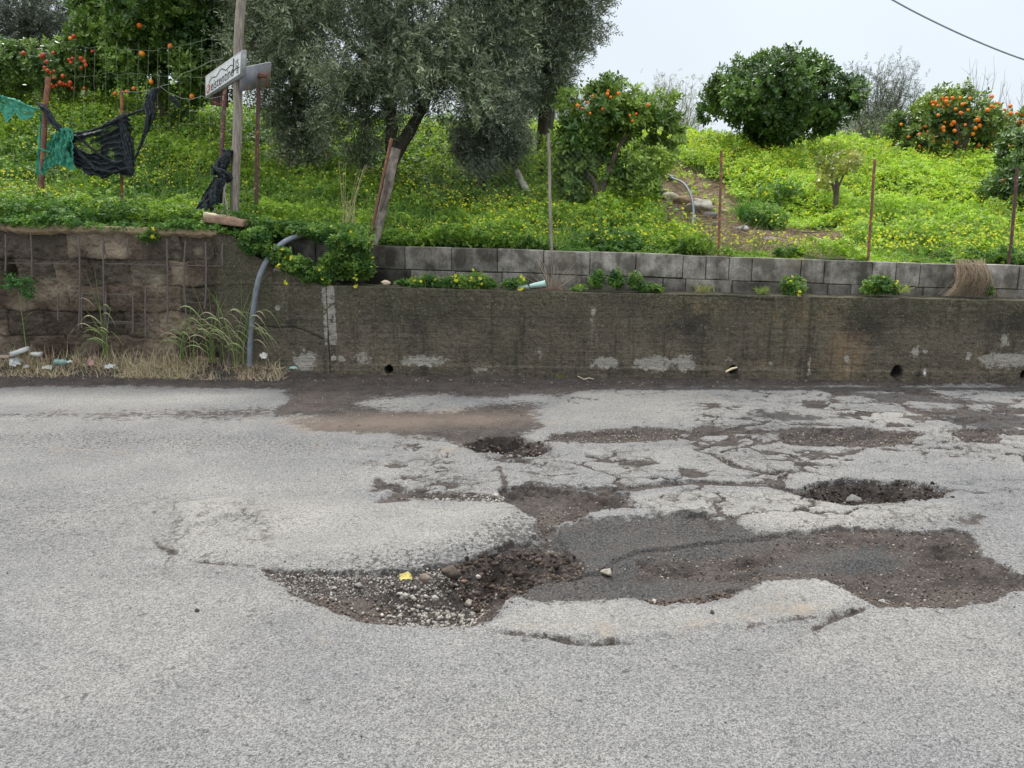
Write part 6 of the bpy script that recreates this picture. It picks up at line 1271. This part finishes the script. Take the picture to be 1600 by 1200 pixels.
gravel(1800, [(-100, 583), (500, 588), (1600, 600), (1700, 603), (1700, 609), (1600, 605), (500, 595), (-100, 592)], .004, .014, (.2, .18, .16), (1.0, .95, .9), p_=3); gravel(700, [(1090, 700), (1150, 712), (1240, 735), (1230, 745), (1120, 722)], .003, .010, (.3, .25, .22), (1, .95, .85))
gravel(5200, [(-200, 640), (1700, 640), (2200, 1200), (-600, 1200)], .0015, .0050, (.10, .10, .10), (1.1, 1.08, 1), p_=4, sink=.4)
def rim(px, n, smin, smax):
    P_ = gp(px); P_ = P_ + [P_[0]]; xs_, ys_ = [], []
    for (ax, ay), (bx, by) in zip(P_[:-1], P_[1:]):
        m = max(1, int(n * math.hypot(bx - ax, by - ay) / 4)); t = rng.random(m); xs_.append(ax + (bx - ax) * t + rng.normal(size=m) * .028); ys_.append(ay + (by - ay) * t + rng.normal(size=m) * .028)
    x, y = np.concatenate(xs_), np.concatenate(ys_); n = len(x); i = np.clip(np.searchsorted(gx, x) - 1, 0, nxr - 1); j = np.clip(np.searchsorted(gy, y) - 1, 0, nyr - 1); s_ = smin + (smax - smin) * rng.random(n) ** 3; t = rng.random((n, 1)); C = np.array([.10, .095, .09]) * (1 - t) + np.array([.75, .73, .69]) * t
    M = frames(rng.normal(size=(n, 3)) * [1, 1, .4]) * s_[:, None, None]; w6 = rng.integers(0, 6, n); T_ = np.stack([x, y, H[j, i] + s_ * .3], -1)
    for q_ in range(6): acc.scatter(RK[q_][0], RK[q_][1], M[w6 == q_], T_[w6 == q_], C[w6 == q_])
for px in (H6, D8, H4, H1): rim(px, 420, .0015, .008)
o = acc.build("gravel", M_stone); tag(o, "loose gravel and soil crumbs scattered in the potholes and along the road edge", "gravel", kind='stuff')

# ---- yellow leaf, litter
def sheet(name, p, w_, h_, mat, label, cat, curl=.5, rot=0, seed=0, n=12, tilt=.2, col=(1, 1, 1), crump=.25, th=.0025):
    U_, V_ = np.meshgrid(np.linspace(-1, 1, n), np.linspace(-1, 1, n)); x = U_ * w_ * (1 - .12 * V_ ** 2); y = V_ * h_ * (1 - .2 * np.abs(U_)); z = curl * w_ * (1 - U_ ** 2) * .6 + fbm(U_, V_, 2.6, 4, seed, g=.65) * crump * w_ * 1.3; x = x * (1 + .35 * fbm(V_, U_ * .3, 2.2, 3, seed + 4)); y = y * (1 + .4 * fbm(U_, V_ * .3, 2.2, 3, seed + 6))
    P_ = np.stack([x, y, z], -1).reshape(-1, 3); R = np.array(Matrix.Rotation(rot, 3, 'Z') @ Matrix.Rotation(tilt, 3, 'X')); acc = Acc(); ix = np.arange(n * n).reshape(n, n); q_ = np.stack([ix[:-1, :-1], ix[:-1, 1:], ix[1:, 1:], ix[1:, :-1]], -1).reshape(-1, 4)
    P_ = P_ @ R.T + np.asarray(p); acc.addq(P_, q_, col); acc.addq(P_ - [0, 0, th], q_[:, ::-1], col); o = acc.build(name, mat, smooth=False, origin=p); return tag(o, label, cat)
p = GR(634, 908); M_yel = m_plain("yellow_leaf", (.42, .35, .10), .6, 0, .2, 40, use_col=True)
sheet("dry_leaf", p + [0, 0, .020], .027, .020, M_yel, "curled yellow leaf arching over the gravel in the big pothole", "leaf", .55, .2, 3, tilt=.55, crump=.22)
M_paper = m_plain("white_litter", (.58, .58, .56), .7, 0, .1, 12, use_col=True); M_foam = m_plain("white_foam", (.50, .50, .48), .8, 0, .12, 30, use_col=True)
Yb = lambda u, v, up=.0: np.array([W(u, v, -.22)[0], W(u, v, -.22)[1], W(u, v, -.22)[2] + up])
def foam(p, s, rot, lab, col=(1, 1, 1), name="foam_block", cat="foam", mat=None):
    bm = bmesh.new(); bmesh.ops.create_cube(bm, size=2); bmesh.ops.bevel(bm, geom=bm.edges[:], offset=.05, segments=1, affect='EDGES'); bmesh.ops.subdivide_edges(bm, edges=bm.edges[:], cuts=1, use_grid_fill=True); v = np.array([x.co[:] for x in bm.verts]) * s; f = [[x.index for x in q_.verts] for q_ in bm.faces]; bm.free()
    v += fbm(v[:, 0], v[:, 1], 22, 3, 3, z=v[:, 2])[:, None] * .014; v = v @ np.array(Matrix.Rotation(rot, 3, 'Y')).T; acc = Acc(); acc.add(v + p, f, col); o = acc.build(name, mat or M_foam, origin=p); return tag(o, lab, cat)
foam(Yb(31, 549), (.080, .04, .022), -.32, "tilted white foam block in the dry grass at the far left"); foam(Yb(58, 553), (.042, .03, .018), .1, "smaller white foam piece right of the tilted block", (.9, .9, .85))
foam(Yb(4, 557), (.09, .05, .010), .05, "thin brown board under the foam at the left edge", (.55, .42, .34), "board", "board")
sheet("paper_scrap", Yb(24, 566), .06, .045, M_paper, "crumpled bright white paper scrap at the road edge on the left", "paper", .5, .4, 5, tilt=1.0, crump=.7); sheet("paper_scrap", Yb(74, 574), .05, .03, M_paper, "flat off white scrap just left of the green bottle", "paper", .3, .2, 6, tilt=.6, crump=.5, col=(.85, .83, .75))
sheet("plastic_scrap", Yb(41, 573), .03, .02, M_paper, "tiny grey plastic scrap between the paper and the bottle", "litter", .3, .1, 16, tilt=.6, crump=.5, col=(.7, .7, .72))
sheet("plastic_scrap", Yb(172, 573), .05, .03, M_paper, "torn pale plastic scrap at the road edge right of the cane stubs", "litter", .3, -.2, 7, tilt=.5, crump=.7, col=(.8, .82, .84)); sheet("plastic_scrap", Yb(142, 567), .03, .03, M_paper, "small pink plastic scrap beside the cane stubs", "litter", .5, .5, 8, tilt=.9, crump=.6, col=(.65, .38, .35))
sheet("plastic_scrap", Yb(458, 575), .04, .016, M_paper, "small turquoise scrap by the wall right of the hose foot", "litter", .3, .0, 9, tilt=.4, crump=.4, col=(.45, .68, .65)); sheet("plastic_scrap", Yb(412, 556), .035, .03, M_paper, "white crumpled scrap in the straw right of the hose foot", "litter", .4, .5, 10, tilt=.9, crump=.7, col=(.9, .85, .8))
def lathe(name, a, b, prof, mat, parent=None, n=16):
    a, b = np.asarray(a, float), np.asarray(b, float); acc = Acc(); acc.tube([a + (b - a) * t for t, r in prof], [r for t, r in prof], n); return acc.build(name, mat, parent, smooth=True)
s_ = N("green_glass"); M_gg = s_.fin(s_.mix(s_.mp(s_.noise(20, 3), .3, .7), (.10, .19, .16), (.24, .34, .30)), .25, spec=.5)
bt_ = empty("bottle", Yb(97, 568), "crushed green plastic bottle in the dry grass at the left", "bottle"); o = lathe("body", Yb(86, 566, .0), Yb(106, 567, .005), [(0, .024), (.03, .034), (.2, .037), (.45, .030), (.7, .036), (.85, .030), (1, .012)], M_gg, bt_); local(o, bt_)
o = lathe("neck", Yb(106, 567, .005), Yb(112, 566, .01), [(0, .012), (.5, .012), (.55, .015), (1, .015)], M_paper, bt_); local(o, bt_)
p0, p1 = W(828, 447, .14), W(851, 443, .12); s_ = N("pale_green_plastic"); M_pg = s_.fin((.42, .62, .55), .4); cp_ = empty("plastic_cup", p0, "pale green plastic cup lying on the ledge left of the dry twig bush", "cup"); o = lathe("cup_body", p0, p1, [(0, .018), (.1, .022), (.9, .030), (1, .030)], M_pg, cp_); local(o, cp_); o = lathe("rim", p1, p1 + (p1 - p0) * .06, [(0, .033), (1, .033)], M_pg, cp_); local(o, cp_)
sheet("plastic_scrap", W(818, 449, .12), .05, .02, M_paper, "translucent pale wrapper lying left of the plastic cup", "litter", .4, .1, 19, tilt=.4, crump=.7, col=(.6, .75, .72))
h = hill_hit(727, 262); acc = Acc(); acc.tube([h + [0, 0, -.02], h + [.005, 0, .05], h + [.01, -.01, .10]], [.075, .09, .10], 16); acc.tube([h + [.01, -.01, .10], h + [.01, -.01, .085]], [.105, .105], 16); o = acc.build("bucket", M_paper, smooth=True, origin=h); tag(o, "white bucket half hidden under the hanging olive foliage", "bucket")
p0, p1 = W(1134, 581, -.06), W(1152, 574, -.05); acc = Acc(); acc.tube([p0, (p0 + p1) / 2 + [0, 0, .008], p1], [.010, .012, .008], 7, (.85, .72, .48)); o = acc.build("stick", M_straw, origin=p0); tag(o, "pale stick poking out of the second drain hole from the left", "stick")
p = W(1444, 584, -.02); stone("foam_scrap", p, .022, "small white scrap at the foot of the wall right of the third drain hole", "litter", None, M_foam, (1.2, 1.2, 1.2), 2, (.6, .6, 1.4))
for (u0, v0, u1, v1, lab) in ((806, 588, 811, 582, "tiny curled white peel standing at the foot of the wall"), (895, 589, 912, 594, "thin pale stick at the foot of the wall right of the small weed"), (540, 585, 548, 594, "pale stick at the foot of the wall left of the first drain hole"), (912, 594, 928, 594, "short pale splinter lying beside the thin stick"), (355, 585, 395, 578, "long pale cane lying in front of the hose foot"), (305, 578, 345, 568, "long bent cane lying before the straw heap"), (440, 583, 475, 583, "dry curved stalk at the road edge left of the joint")):
    a, b = GR(u0, v0, .008), GR(u1, v0 if abs(v0 - v1) > 5 else v1, .01 + (.03 if abs(v0 - v1) > 5 else 0)); acc = Acc(); acc.tube([a, (a + b) / 2 + [0, .01, .012], b], [.004, .0045, .003], 6, (.75, .66, .5)); o = acc.build("stick", M_straw, origin=a); tag(o, lab, "stick", "sticks lying along the road edge")
grass_tuft("grass_tuft", GR(876, 590), 30, .05, .25, (.12, .18, .05), (.3, .3, .12), "tiny green weed at the foot of the long wall", .006)
